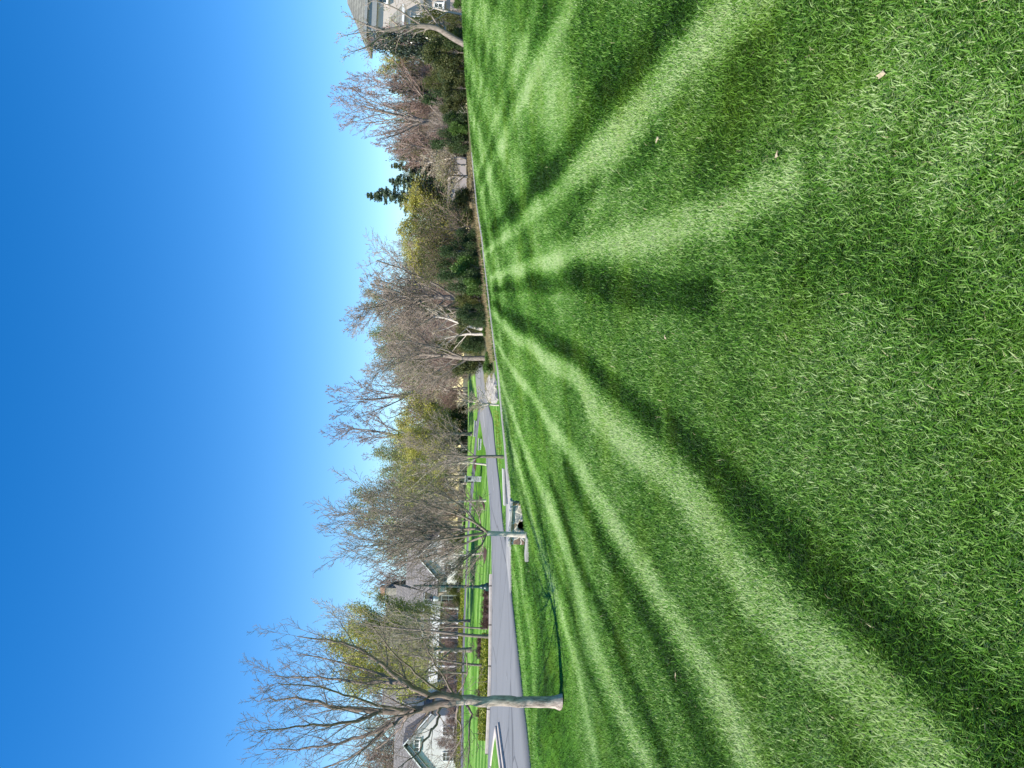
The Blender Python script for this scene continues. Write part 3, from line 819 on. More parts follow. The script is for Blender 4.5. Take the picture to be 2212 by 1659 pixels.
PROTO['small'] = bare(40, 6, .30, .07, .8, 1.1, 3, .010, 13, ('bark_pale', 'twig_grey'), ang=42)
PROTO['birch'] = bare(41, 8, .3, .12, .8, .6, 3, .014, 8, ('bark_pale', 'twig_pale'), ang=38, lean=.1)

def spruce(seed, H_, W_, mat, n_lv=30, droop=.55):
    rg = np.random.default_rng(seed); cs = []; ts = []
    T_ = Tree(seed)
    T_.paths.append((np.array([[0, 0, -.1], [0, 0, H_ * .5], [.02, 0, H_]]), np.array([.14, .08, .012]), 0))
    V = []; 
    for k in range(n_lv):
        f = (k + .5) / n_lv; z0_ = H_ * (.06 + .93 * f); L = W_ * (1 - f) ** .85 * rg.uniform(.75, 1.15) + .12
        for j in range(rg.integers(6, 9)):
            az = rg.uniform(0, 6.28); LL = L * rg.uniform(.45, 1.15); z = z0_ + rg.normal(0, H_ * .018) * (f < .93)
            m_ = 6; tt = np.linspace(0, 1, m_)
            q = np.stack([np.cos(az) * LL * tt, np.sin(az) * LL * tt, z + LL * (.22 * tt - droop * tt ** 1.6 + .32 * tt ** 4)], -1)
            T_.paths.append((q, np.linspace(.03, .006, m_), 2))
            nn = int(22 + LL * 70); t_ = rg.uniform(.08, 1, nn); f_ = t_ * (m_ - 1); i = np.minimum(f_.astype(int), m_ - 2)
            c = q[i] + (q[i + 1] - q[i]) * (f_ - i)[:, None]
            out = np.stack([-np.sin(az) * np.ones(nn), np.cos(az) * np.ones(nn), np.zeros(nn)], -1) * rg.normal(0, .05 + .10 * LL * (1 - t_) , nn)[:, None]
            c = c + out; c[:, 2] += -np.abs(rg.normal(0, .06, nn)); cs.append(c)
    c = np.concatenate(cs)
    parts = T_.meshes('spruce%d' % seed, (M['bark_dark'], M['bark_dark']), 1)
    parts.append(('foliage', leaves('spruce%d_needles' % seed, c, .15, rg, M[mat], up=-.8, aspect=2.6)))
    return parts, H_, W_ * .95
PROTO['spruce'] = spruce(51, 8, 2.3, 'spruce', 34)
PROTO['spruce2'] = spruce(52, 8, 2.5, 'sprucelit', 30)

def blobleaf(seed, H_, W_, mat, n_, size, lobes=14, trunk=.06, z0=.1, flat=1.0, shell=.55):
    rg = np.random.default_rng(seed); T_ = Tree(seed)
    T_.paths.append((np.array([[0, 0, -.1], [.03, .02, H_ * .35], [0, .05, H_ * .75]]), np.array([trunk, trunk * .7, trunk * .3]), 0))
    cs = []
    for k in range(lobes):
        a = rg.uniform(0, 6.28); z = H_ * (z0 + (1 - z0) * rg.uniform(.08, .86)); f = z / H_
        rmax = W_ * math.sqrt(max(.05, 1 - (abs(f - .45) / .62) ** 2)); r_ = rmax * rg.uniform(.25, .75)
        p = np.array([r_ * math.cos(a), r_ * math.sin(a), z]); R_ = W_ * rg.uniform(.26, .42)
        T_.paths.append((np.array([[0, 0, z * .4], p * .6 + [0, 0, z * .25], p]), np.array([trunk * .4, trunk * .25, trunk * .12]), 2))
        m_ = int(n_ / lobes); u = rg.normal(0, 1, (m_, 3)); u /= np.linalg.norm(u, axis=1)[:, None]
        rr_ = R_ * rg.uniform(shell, 1.0, m_)[:, None] * (1 + .18 * rg.normal(0, 1, (m_, 1)))
        c = p + u * rr_ * [1, 1, flat]; cs.append(c[c[:, 2] > .02])
    parts = T_.meshes('shrub%d' % seed, (M['bark_dark'], M['bark_dark']), 1)
    parts.append(('foliage', leaves('shrub%d_leaves' % seed, np.concatenate(cs), size, rg, M[mat])))
    return parts, H_, W_
PROTO['magnolia'] = blobleaf(61, 6, 1.8, 'magnolia', 9000, .19, 26, .12, .05)
PROTO['juniper'] = blobleaf(62, 4, 1.6, 'juniper', 12000, .12, 26, .06, 0)
PROTO['evergreen'] = blobleaf(63, 4, 2.0, 'darkgreen', 12000, .13, 22, .06, 0)
PROTO['laurel'] = blobleaf(64, 2, 1.2, 'bright', 6000, .10, 16, .04, 0)
PROTO['olivebush'] = blobleaf(65, 5, 2.0, 'olive', 14000, .12, 28, .06, 0)
PROTO['barberry'] = blobleaf(66, 1, .8, 'barberry', 2600, .07, 14, .03, 0)
PROTO['hedgebush'] = blobleaf(67, 1.5, 1.2, 'olive', 4000, .10, 14, .03, 0)

# ------------------------------------------------------------------ the big tree at the left edge
def hero():
    yb = 16.0; base = np.array(stand(143, yb, .06)); t = Tree(71); rg = t.rg
    def g(L, dy=0.0, spread=0.0):
        out = []
        for i, (u, v) in enumerate(L):
            f = i / (len(L) - 1); q = at(u, v, yb + dy * f + spread * math.sin(f * 3)) - base; out.append(q)
        pts = np.array(out); m_ = len(L) * 3; d = np.r_[0, np.cumsum(np.linalg.norm(np.diff(pts, axis=0), axis=1))]
        tt = np.linspace(0, d[-1], m_); q = np.stack([np.interp(tt, d, pts[:, k]) for k in range(3)], -1)
        for _ in range(2): q[1:-1] = .25 * q[:-2] + .5 * q[1:-1] + .25 * q[2:]
        q[1:-1] += rg.normal(0, .018, q[1:-1].shape); return q
    P_ = dict(seg=[0, 8, 6, 4, 3, 2], wig=[0, .06, .085, .12, .16, .2], trop=[0, .035, .05, .05, .03, 0], nc=[0, 13, 6, 5, 3, 0], t0=[.2, .10, .12, .12, .2],
              ang=[40, 34, 36, 40, 42], lr=[.5, .36, .50, .50, .5], rr=[.5, .33, .45, .6, .7], rmin=.0032, max=4, tl=.45)
    trunk = g([(142, 1214), (143, 1150), (144, 1090), (145, 1030), (146, 985)])
    tr_r = np.linspace(.122, .108, len(trunk)); tr_r[0] = .19; tr_r[1] = .138
    t.paths.append((trunk, tr_r, 0))
    limbs = [([(146, 995), (138, 950), (126, 903), (123, 850), (123, 800), (126, 758), (133, 710), (152, 661), (148, 610), (146, 565)], .105, .3, 0),
             ([(124, 897), (105, 865), (88, 839), (65, 774), (46, 710), (42, 645), (39, 568)], .06, 1.0, 1),
             ([(123, 826), (97, 774), (91, 677), (88, 620), (78, 558)], .045, -.9, 1),
             ([(147, 1000), (155, 977), (158, 919), (168, 893), (184, 871), (213, 839), (252, 790), (271, 742), (284, 642)], .085, -.5, 0),
             ([(188, 871), (181, 823), (188, 742), (194, 694), (200, 581)], .045, .9, 1),
             ([(158, 930), (172, 880), (205, 820), (222, 760), (240, 690), (246, 640)], .045, 1.4, 1),
             ([(124, 870), (140, 800), (160, 740), (175, 690), (182, 600)], .035, -1.2, 1),
             ([(96, 850), (60, 810), (20, 760), (0, 700), (-20, 640)], .035, .6, 1),
             ([(130, 951), (105, 948), (88, 940), (55, 915), (30, 903), (0, 860)], .035, -.6, 1),
             ([(115, 880), (90, 870), (70, 850), (30, 800), (-10, 770)], .03, 1.2, 1),
             ([(148, 985), (175, 1000), (207, 1012), (235, 1008), (255, 1006)], .022, -.5, 2),
             ([(136, 1008), (118, 1016), (94, 1013), (50, 1015), (-10, 1008)], .03, -.8, 1),
             ([(150, 985), (190, 960), (240, 930), (290, 905)], .028, -.8, 1),
             ([(155, 960), (200, 900), (250, 850), (310, 800)], .03, -1.2, 1),
             ([(138, 990), (110, 985), (75, 1000), (40, 985), (0, 960)], .028, .8, 1)]
    for L, r_, dy, lv in limbs:
        q = g(L, dy * 1.3); m_ = len(q); rad = np.linspace(r_, .009, m_) ** 1.0
        lv1 = 1
        t.paths.append((q, rad, lv1))
        dirs = np.gradient(q, axis=0); dirs /= np.linalg.norm(dirs, axis=1)[:, None]
        Lq = np.linalg.norm(np.diff(q, axis=0), axis=1).sum()
        P2 = dict(P_); P2['nc'] = [0, int(4 + Lq * 2.9), 6, 5, 3, 0]; P2['lr'] = [.5, min(.5, 1.35 / Lq), .50, .5, .5]
        t.spawn(q, rad, list(dirs), Lq, 1, P2)
    # burrs on the trunk
    parts = t.meshes('hero', (M['bark_hero'], M['twig_hero']), 0, sides=(16, 7, 4, 3, 3, 3))
    return place(parts, 'bare_tree', tuple(base), 0, (1, 1, 1), 'nearest tree, thick grey trunk and wide bare crown at the left, between lawn and road', 'tree')
hero()

# second tree by the stone culvert wall: one trunk, many upswept limbs
def second():
    yb = 21.6; base = np.array(stand(504, yb, .06)); t = Tree(72); rg = t.rg
    def g(L, dy=0.0):
        pts = np.array([at(u, v, yb + dy * i / (len(L) - 1)) - base for i, (u, v) in enumerate(L)]); m_ = len(L) * 3
        d = np.r_[0, np.cumsum(np.linalg.norm(np.diff(pts, axis=0), axis=1))]; tt = np.linspace(0, d[-1], m_)
        q = np.stack([np.interp(tt, d, pts[:, k]) for k in range(3)], -1)
        for _ in range(2): q[1:-1] = .25 * q[:-2] + .5 * q[1:-1] + .25 * q[2:]
        return q
    tr_ = g([(503, 1139), (504, 1110), (506, 1080), (507, 1052)]); rad = np.linspace(.085, .07, len(tr_)); rad[0] = .12
    t.paths.append((tr_, rad, 0))
    P_ = dict(seg=[0, 8, 6, 4, 3, 2], wig=[0, .07, .10, .13, .2, .2], trop=[0, .05, .07, .07, .03, 0], nc=[0, 12, 7, 5, 3, 0], t0=[.2, .12, .12, .12, .2],
              ang=[40, 28, 32, 36, 42], lr=[.5, .45, .55, .50, .5], rr=[.5, .5, .55, .62, .7], rmin=.0048, max=4, tl=.4)
    L = [([(507, 1062), (520, 1030), (514, 990), (512, 930), (520, 860), (530, 800), (540, 745)], .05, .4), ([(507, 1055), (530, 1030), (548, 990), (565, 930), (580, 870), (590, 800)], .045, -.6),
         ([(506, 1058), (498, 1040), (488, 1010), (470, 970), (455, 920), (440, 860), (432, 820)], .04, .6), ([(508, 1045), (500, 1000), (492, 940), (485, 870), (480, 800), (478, 770)], .045, -.5),
         ([(520, 1032), (545, 1020), (562, 1003), (590, 960), (603, 900)], .035, .9), ([(503, 1050), (480, 1042), (455, 1010), (425, 975), (405, 930)], .03, -.8), ([(514, 1000), (530, 930), (545, 860), (560, 790)], .04, 1.2),
         ([(500, 1040), (470, 1045), (445, 1025), (420, 1010)], .022, .5), ([(515, 1040), (550, 1035), (575, 1015), (600, 1000)], .025, -.7)]
    for pts, r_, dy in L:
        q = g(pts, dy * 1.4); rad = np.linspace(r_, .008, len(q)); t.paths.append((q, rad, 1))
        dirs = np.gradient(q, axis=0); dirs /= np.linalg.norm(dirs, axis=1)[:, None]; Lq = np.linalg.norm(np.diff(q, axis=0), axis=1).sum()
        P2 = dict(P_); P2['nc'] = [0, int(5 + Lq * 3.6), 7, 5, 2, 0]; P2['lr'] = [.5, min(.55, 1.7 / Lq), .55, .5, .5]
        t.spawn(q, rad, list(dirs), Lq, 1, P2)
    parts = t.meshes('second', (M['bark_pale'], M['bark_limb']), 0, sides=(14, 7, 4, 3, 3, 3))
    place(parts, 'bare_tree', tuple(base), 0, (1, 1, 1), 'slender bare tree with upswept limbs rising in front of the stone culvert wall', 'tree')
second()

# ------------------------------------------------------------------ trees one by one:  proto, u, distance, top v, half width, label
T = tree_at
TR = 'tree'
T('fine', 672, 30, 850, 62, 'bare_tree', 'multi-stemmed bare tree standing at the far edge of the thin pale driveway', TR)
T('sapling', 784, 33, 985, 26, 'bare_tree', 'small bare sapling on the driveway edge beside the pale rocks', TR)
T('street', 284, 40.5, 655, 88, 'bare_tree', 'tall bare street tree on the far kerb, crown before the dormered house', TR)
T('street', 301, 43, 790, 50, 'bare_tree', 'thin dark-trunked bare tree behind the kerb tree on the far lawn', TR)
T('street', 222, 43, 770, 70, 'bare_tree', 'bare tree with a straight brown trunk in the yellow-green ground cover', TR)
T('small', 464, 52, 915, 40, 'bare_tree', 'small pale-trunked bare tree in a mulch circle before the white gabled wing', TR)
T('small', 578, 55, 900, 42, 'bare_tree', 'small bare tree in a mulch circle near the stone mailbox pillar', TR)
T('small', 655, 60, 940, 34, 'bare_tree', 'little bare tree in the mulch patch beside the second lane headwall', TR)
T('elm', 1015, 44, 728, 108, 'bare_tree', 'big dark-trunked bare tree with a broad fan of twigs, right of the middle', TR)
T('fine', 988, 47, 800, 60, 'bare_tree', 'lighter bare trunk just left of the big dark-trunked fan tree', TR)
T('elm', 884, 42, 762, 82, 'bare_tree', 'bare tree with several long dark limbs behind the round bright green shrub', TR)
T('birch', 948, 40.5, 905, 60, 'bare_tree', 'low forked tree with whitish stems between two green shrubs', TR, rz=1.2)
T('birch', 938, 40.8, 925, 50, 'bare_tree', 'second whitish stem, leaning left, next to the forked one', TR, rz=2.9)
T('tall', 702, 118, 690, 62, 'bare_tree', 'tall spreading bare tree rising above the woods, left one of the tallest pair', TR)
T('tall', 808, 112, 698, 66, 'bare_tree', 'tall bare tree rising above the woods, right one of the tallest pair', TR)
T('redbud', 1389, 52, 695, 84, 'bare_tree', 'tall grey tree with red buds standing above the right-hand lawn edge', TR)
T('fine2', 1440, 56, 716, 46, 'bare_tree', 'thin upright tree with reddish buds just right of the tall red-budded one', TR)
T('fine2', 1320, 55, 800, 55, 'bare_tree', 'pinkish bare tree between the spruces and the tall red-budded tree', TR)
T('sapling', 1316, 46, 905, 30, 'bare_tree', 'thin pale trunk in front of the right end of the grey shed', TR)
T('sapling', 1302, 46.5, 930, 26, 'bare_tree', 'slim dark stem crossing the grey shed wall', TR)
T('green', 552, 100, 742, 70, 'leafing_tree', 'tall tree with fresh green leaf tips above the bare tree by the culvert', TR)
T('yellow', 256, 62, 704, 72, 'leafing_tree', 'rounded yellow-green budding tree in front of the dormered roof', TR)
T('yellow', 318, 66, 745, 42, 'leafing_tree', 'smaller yellow-green budding tree right of the rounded one by the dormers', TR)
T('yellow', 205, 68, 745, 36, 'leafing_tree', 'low yellowish budding tree behind the brown street trunk', TR)
T('yellow', 722, 78, 850, 60, 'leafing_tree', 'pale yellow budding tree behind the multi-stemmed driveway tree', TR)
T('green', 660, 84, 800, 62, 'leafing_tree', 'light green budding tree left of the tall pair', TR)
T('yellow', 630, 88, 850, 54, 'leafing_tree', 'yellow-green haze tree behind the stone mailbox pillar', TR)
T('green', 915, 84, 790, 60, 'leafing_tree', 'grey-green budding tree behind the whitish forked stems', TR)
T('green', 1000, 88, 780, 60, 'leafing_tree', 'soft green budding tree behind the big fan tree', TR)
T('yellow', 1120, 58, 865, 66, 'leafing_tree', 'olive and orange budding tree left of the spruces', TR)
T('yellow', 1185, 56, 862, 62, 'leafing_tree', 'orange-green budding tree touching the pointed spruce', TR)
T('yellow', 1508, 60, 818, 42, 'leafing_tree', 'golden budding tree left of the dark magnolia', TR)
T('spruce', 1224, 58, 787, 74, 'spruce_tree', 'tallest pointed dark spruce above the left end of the shed', TR)
T('spruce', 1258, 56, 836, 68, 'spruce_tree', 'dark spruce right behind the middle of the shed', TR)
T('spruce2', 1290, 57, 840, 54, 'spruce_tree', 'lighter green spruce above the right end of the shed', TR)
T('spruce2', 1345, 56, 860, 48, 'spruce_tree', 'small green spruce tangled in bare twigs right of the shed', TR)
T('spruce2', 1452, 56, 835, 46, 'spruce_tree', 'dark small spruce under the reddish bare tree at the right', TR)
T('magnolia', 1548, 47, 782, 34, 'magnolia_tree', 'dark glossy evergreen magnolia beside the cream house', TR)
T('fine2', 1570, 50, 780, 34, 'bare_tree', 'thin twiggy tree in front of the left corner of the cream house', TR)

# the leaning tree in front of the house at the right
def leaning():
    yb = 38.0; base = stand(1566, yb, .2); t = Tree(73)
    def g(L, dy=0.0):
        pts = np.array([at(u, v, yb + dy * i / (len(L) - 1)) - base for i, (u, v) in enumerate(L)])
        m_ = len(L) * 3; d = np.r_[0, np.cumsum(np.linalg.norm(np.diff(pts, axis=0), axis=1))]; tt = np.linspace(0, d[-1], m_)
        q = np.stack([np.interp(tt, d, pts[:, k]) for k in range(3)], -1)
        for _ in range(2): q[1:-1] = .25 * q[:-2] + .5 * q[1:-1] + .25 * q[2:]
        return q
    P_ = dict(seg=[0, 8, 6, 4, 3, 2], wig=[0, .12, .16, .18, .2, .2], trop=[0, .04, .05, .05, .03, 0], nc=[0, 8, 6, 4, 0, 0], t0=[.2, .25, .15, .15, .2],
              ang=[40, 40, 42, 42, 42], lr=[.5, .35, .50, .50, .5], rr=[.5, .5, .55, .62, .7], rmin=.010, max=3, tl=.4)
    for k, (L, r_, dy) in enumerate([([(1560, 1010), (1578, 975), (1600, 945), (1604, 900), (1596, 850), (1590, 830)], .17, 0), ([(1590, 832), (1600, 805), (1610, 780), (1625, 750)], .08, .6),
                     ([(1590, 835), (1575, 815), (1555, 790), (1545, 750)], .08, -.5), ([(1600, 900), (1580, 860), (1560, 820), (1535, 790)], .05, .6), ([(1598, 920), (1625, 880), (1645, 850), (1660, 800)], .06, -.6),
                     ([(1594, 845), (1590, 800), (1588, 770), (1580, 735)], .05, .2), ([(1600, 948), (1630, 930), (1655, 900)], .07, .3)]):
        q = g(L, dy); rad = np.linspace(r_, r_ * .6 if k == 0 else .012, len(q)); t.paths.append((q, rad, 0 if k == 0 else 1))
        dirs = np.gradient(q, axis=0); dirs /= np.linalg.norm(dirs, axis=1)[:, None]; Lq = np.linalg.norm(np.diff(q, axis=0), axis=1).sum()
        t.spawn(q, rad, list(dirs), Lq if k else Lq * .7, 1, P_)
    parts = t.meshes('leaning', (M['bark_dark'], M['twig_grey']), 1, buds=(500, .08, 'bud_green', .1))
    place(parts, 'leaning_tree', tuple(base), 0, (1, 1, 1), 'leaning crooked grey tree in front of the cream house at the right edge', 'tree')
leaning()
T('birch', 1628, 39, 860, 34, 'bare_tree', 'dark stem at the right edge in front of the cream wall', TR, rz=.5)

# the wood behind: the same few kinds, nothing tells one filler tree from the next
rgw = random.Random(77)
WL = {'wood1': 'bare grey-brown tree among many alike in the wood behind', 'wood2': 'bare pinkish tree among many alike in the wood behind', 'wood3': 'bare pale tree with sparse green buds among many alike in the wood behind'}
def vsky(u):   # height of the tree line along the picture
    pts = [(-60, 765), (0, 765), (150, 770), (250, 770), (380, 790), (430, 800), (470, 800), (540, 790), (600, 800), (650, 820), (760, 850), (860, 800), (930, 790), (990, 800), (1050, 850), (1100, 870), (1200, 870), (1260, 850), (1330, 830), (1400, 815), (1480, 815), (1540, 830), (1600, 860), (1720, 860)]
    return float(np.interp(u, [p[0] for p in pts], [p[1] for p in pts]))
for row, (y, du, jit, vm) in enumerate([(128, 50, 14, 0), (112, 56, 16, 14), (96, 62, 18, 34), (80, 66, 18, 55), (66, 66, 18, 90)]):
    u = -50 + row * 17
    while u < 1700:
        uu = u + rgw.uniform(-jit, jit); u += du
        if y < 120 and uu < 512: continue          # the big house and its lawn stand there
        if y < 100 and 512 <= uu < 620 and y < 90: continue
        if y < 90 and uu < 860: continue
        if y > 100 and uu > 1150: continue
        k = rgw.choice(['wood1', 'wood2', 'wood3', 'wood1'] if uu < 1300 else ['wood2', 'wood1', 'wood2'])
        if uu > 1380 and y < 75: vtop = 865
        vt = vsky(uu) + vm + rgw.uniform(0, 26)
        yy = y if uu < 1150 else y * .72
        if uu < 512: yy = y + 20
        tree_at(k, uu, yy + rgw.uniform(-3, 3), vt, 52 + rgw.uniform(-8, 12), 'woodland_tree', WL[k], 'tree', 'trees filling the wood behind the road', rg=rgw)

for i, uu in enumerate(range(1285, 1530, 17)):
    k = ['wood3', 'wood1', 'goldbush', 'wood3', 'thicket'][i % 5]
    tree_at(k, uu + rgw.uniform(-5, 5), 62 + rgw.uniform(-4, 4), 838 + rgw.uniform(-8, 40), 34, 'woodland_tree', {'goldbush': 'olive-gold budding tree in the wood under the red-budded tree', 'thicket': 'low grey twiggy tree in the wood under the red-budded tree'}.get(k, WL.get(k)), 'tree', 'trees filling the wood behind the road' if k in WL else 'filler trees under the red-budded tree', rg=rgw)
# undergrowth and shrubs along the edge of the wood
def edge_y(u): return float(np.interp(u, [p[0] for p in EDGE], [q[1] for q in EDGEW]))
def shrub(proto, u, y, vtop, hw, name, label, group=None):
    if u > 960 and y < 56 and not 1230 < u < 1325: y = edge_y(u) + 2.2 + max(0, y - 42) * .55
    return tree_at(proto, u, y, vtop, hw, name, label, 'shrub', group, rg=rgw)
THL = {'thicket': 'leafless grey thicket shrub at the wood edge', 'thicket2': 'leafless reddish-brown thicket shrub at the wood edge', 'evergreen': 'dark evergreen undergrowth shrub at the wood edge', 'olivebush': 'olive-coloured undergrowth shrub at the wood edge', 'juniper': 'brownish-green juniper-like shrub at the wood edge'}
for (y, u0, u1, du, vt, kinds) in [(95, 515, 880, 36, 940, ['thicket2', 'thicket2', 'thicket', 'evergreen']), (120, 515, 880, 40, 900, ['thicket2', 'thicket', 'thicket2']), (58, 880, 1130, 36, 905, ['thicket', 'olivebush', 'evergreen', 'thicket2']),
                                   (50, 872, 1110, 34, 965, ['evergreen', 'thicket', 'juniper', 'olivebush']), (64, 1130, 1640, 36, 900, ['olivebush', 'thicket2', 'evergreen', 'thicket']),
                                   (50, 1325, 1560, 30, 930, ['juniper', 'thicket', 'olivebush', 'evergreen', 'thicket2']), (46, 1340, 1600, 30, 965, ['juniper', 'evergreen', 'thicket', 'juniper']),
                                   (72, 870, 1140, 36, 860, ['thicket', 'thicket2', 'olivebush']), (135, -40, 520, 44, 880, ['thicket2', 'thicket', 'thicket2'])]:
    u = u0
    while u < u1:
        k = rgw.choice(kinds)
        shrub(k, u + rgw.uniform(-9, 9), y + rgw.uniform(-2, 2), vt + rgw.uniform(-22, 22), du * .8, 'undergrowth_shrub', THL[k], 'undergrowth along the wood')
        u += du
shrub('laurel', 878, 37.5, 1043, 32, 'round_shrub', 'larger round bright green shrub beyond the driveway beside the road')
shrub('laurel', 942, 38, 1040, 16, 'round_shrub', 'smaller round green shrub beside the whitish forked stems')
shrub('goldbush', 1155, 47, 885, 60, 'flowering_shrub', 'broad olive-gold shrub at the driveway left of the shed')
shrub('goldbush', 1105, 48, 900, 46, 'flowering_shrub', 'olive-gold shrub left of the broad golden one')
shrub('goldbush', 1075, 52, 905, 44, 'flowering_shrub', 'olive shrub standing next to the big fan tree')
shrub('laurel', 1080, 44, 975, 36, 'green_shrub', 'leafy mid-green shrub under the grey twigs left of the golden shrub')
shrub('laurel', 1040, 43, 1000, 24, 'green_shrub', 'dark leafy shrub beside the big dark trunk')
shrub('juniper', 1225, 44.5, 968, 34, 'juniper_shrub', 'brown-green juniper covering the left corner of the shed')
shrub('juniper', 1188, 44, 985, 26, 'juniper_shrub', 'low brown-green juniper left of the shed juniper')
shrub('laurel', 1378, 45, 968, 22, 'green_shrub', 'bright leafy shrub at the lawn edge right of the shed')
shrub('laurel', 1400, 46, 960, 20, 'green_shrub', 'bright leafy shrub under the tall red-budded tree')
for u, y, vt, hw, lb in [(1050, 44, 945, 30, 'tall dark leafy evergreen right of the big dark trunk'), (1115, 45, 950, 28, 'dark leafy evergreen between grey twigs and golden shrub'), (985, 46, 985, 24, 'dark evergreen between the two trunks left of the fan tree'),
                         (968, 45, 1000, 20, 'low dark evergreen behind the lighter trunk'), (915, 46, 985, 24, 'dark evergreen between the white stems and the many-limbed tree'), (1150, 45, 985, 24, 'low dark shrub at the foot of the golden shrub')]:
    shrub('evergreen', u, y, vt, hw, 'evergreen_shrub', lb)
shrub('evergreen', 1352, 46, 930, 28, 'evergreen_shrub', 'dark evergreen shrub just right of the shed')
shrub('juniper', 1545, 42, 905, 34, 'juniper_shrub', 'tall brownish juniper left of the leaning tree')
shrub('juniper', 1505, 42, 930, 32, 'juniper_shrub', 'wide brownish juniper at the lawn crest below the golden tree')
shrub('juniper', 1468, 43, 950, 28, 'juniper_shrub', 'upright olive juniper left of the wide brownish one')
shrub('evergreen', 1572, 42, 950, 26, 'evergreen_shrub', 'dark shrub behind the foot of the leaning tree')
shrub('olivebush', 1600, 50, 880, 34, 'evergreen_shrub', 'olive shrub below the eaves of the cream house')
shrub('laurel', 1655, 36.5, 978, 16, 'green_shrub', 'bright green shrub at the far right on the lawn crest')
# in front of the big house
for i, (u, v, hw) in enumerate([(150, 955, 24), (190, 950, 26), (232, 948, 24), (268, 946, 24), (306, 944, 24), (338, 946, 22), (118, 960, 24), (90, 955, 22), (40, 962, 20)]):
    shrub('thicket2', u, 88, v, hw, 'garden_shrub', 'reddish-brown twiggy shrub in front of the large brick house', 'reddish shrubs before the large house')
for i, (u, v, hw) in enumerate([(360, 968, 18), (384, 950, 18), (405, 975, 16), (425, 978, 14), (448, 982, 14), (480, 975, 16), (20, 975, 16), (75, 975, 16), (495, 960, 16)]):
    shrub('hedgebush', u, 91, v, hw, 'garden_shrub', 'low olive foundation shrub against the large brick house', 'foundation shrubs of the large house')
tree_at('thicket2', 462, 93, 940, 20, 'garden_tree', 'small dark red tree against the right white gable', 'tree')
tree_at('thicket2', 60, 90, 935, 18, 'garden_tree', 'small dark red tree against the left white gable', 'tree')
for i, (u, y, vt, hw) in enumerate([(376, 40.3, 1040, 13), (357, 40.3, 1040, 13), (338, 40.3, 1038, 13), (318, 40.3, 1038, 13), (310, 42, 1036, 12)]):
    shrub('barberry', u, y, vt, hw, 'barberry_shrub', 'dark brown low shrub in the mulch bed right of the kerb tree', 'dark shrubs right of the kerb tree')
for i, (u, y, vt, hw) in enumerate([(274, 45, 1028, 12), (256, 45, 1027, 12), (242, 45.5, 1028, 11)]):
    shrub('barberry', u, y, vt, hw, 'barberry_shrub', 'dark brown shrub in the row between the two street trunks', 'dark shrubs between the street trunks')
shrub('barberry', 161, 44, 1025, 13, 'barberry_shrub', 'round dark shrub just right of the big trunk')
shrub('barberry', 119, 44, 1026, 13, 'barberry_shrub', 'round dark shrub just left of the big trunk')
tree_at('sapling', 558, 58, 1028, 8, 'small_shrub', 'tiny black twiggy bush by the mulch circle', 'shrub')

# ------------------------------------------------------------------ beds, ground cover, rocks, straw
def patch(name, outline, mat, off=.05, label=None, cat=None, kind='structure'):
    ring = resample([hit(*p)[:2] for p in outline + [outline[0]]], 60)
    rg = np.random.default_rng(len(name) + int(outline[0][0])); ring = ring[:-1]
    c = ring.mean(0); ring = c + (ring - c) * (1 + rg.normal(0, .03, (len(ring), 1)))
    V = [[c[0], c[1], H1(*c) + off + .06]]; m_ = len(ring)
    for f in (.5, 1.0):
        q = c + (ring - c) * f; V += [[a[0], a[1], H1(a[0], a[1]) + (off + .03 if f < 1 else .01)] for a in q]
    F3 = [[0, 1 + i, 1 + (i + 1) % m_] for i in range(m_)]
    F4 = [[1 + i, 1 + m_ + i, 1 + m_ + (i + 1) % m_, 1 + (i + 1) % m_] for i in range(m_)]
    o = link(name, amesh(name, V, [np.array(F3), np.array(F4)], None, True), None, M[mat]); return tag(o, label, cat, kind=kind)
patch('mulch_bed', [(300, 1055), (345, 1057), (392, 1054), (385, 1046), (340, 1044), (304, 1043)], 'mulch')
patch('mulch_bed', [(236, 1041), (285, 1043), (282, 1032), (240, 1031)], 'mulch')
patch('mulch_bed', [(440, 1046), (455, 1051), (470, 1052), (478, 1047), (465, 1043)], 'mulch')
patch('mulch_bed', [(556, 1047), (568, 1048), (584, 1040), (590, 1035), (578, 1036)], 'mulch')
patch('mulch_bed', [(640, 1027), (652, 1029), (668, 1028), (664, 1024), (648, 1023)], 'mulch')
patch('mulch_bed', [(20, 996), (120, 999), (340, 1003), (340, 992), (120, 986), (20, 984)], 'mulch')

def scatter(name, outline, n_, size, mat, label, cat, hgt=.0, up=1.2, seed=3, stalk=False):
    rg = np.random.default_rng(seed); ring = np.array([hit(*p)[:2] for p in outline]); lo, hi = ring.min(0), ring.max(0)
    P_ = rg.uniform(lo, hi, (n_ * 4, 2)); P_ = P_[inpoly(P_[:, 0], P_[:, 1], ring)][:n_]
    z = H(P_[:, 0], P_[:, 1])
    if stalk:
        k = len(P_); a = rg.uniform(0, 6.28, k); h = size * rg.uniform(.5, 1.3, k); l = rg.normal(0, .4, (k, 2)) * h[:, None]
        w = .012 * np.stack([np.cos(a), np.sin(a), np.zeros(k)], -1)
        b = np.c_[P_, z]; V = np.stack([b - w, b + w, b + np.c_[l, h]], 1).reshape(-1, 3); me = amesh(name, V, [np.arange(3 * k).reshape(-1, 3)])
        me.materials.append(M[mat])
    else:
        me = leaves(name, np.c_[P_, z + rg.uniform(.02, .03 + hgt, len(P_))], size, rg, M[mat], up)
    o = link(name, me); return tag(o, label, cat, kind='stuff')
scatter('ground_cover', [(60, 1052), (150, 1055), (285, 1056), (292, 1050), (230, 1044), (150, 1040), (60, 1041)], 26000, .11, 'groundcover', 'low yellow-green ground cover along the far kerb', 'ground cover', .22)
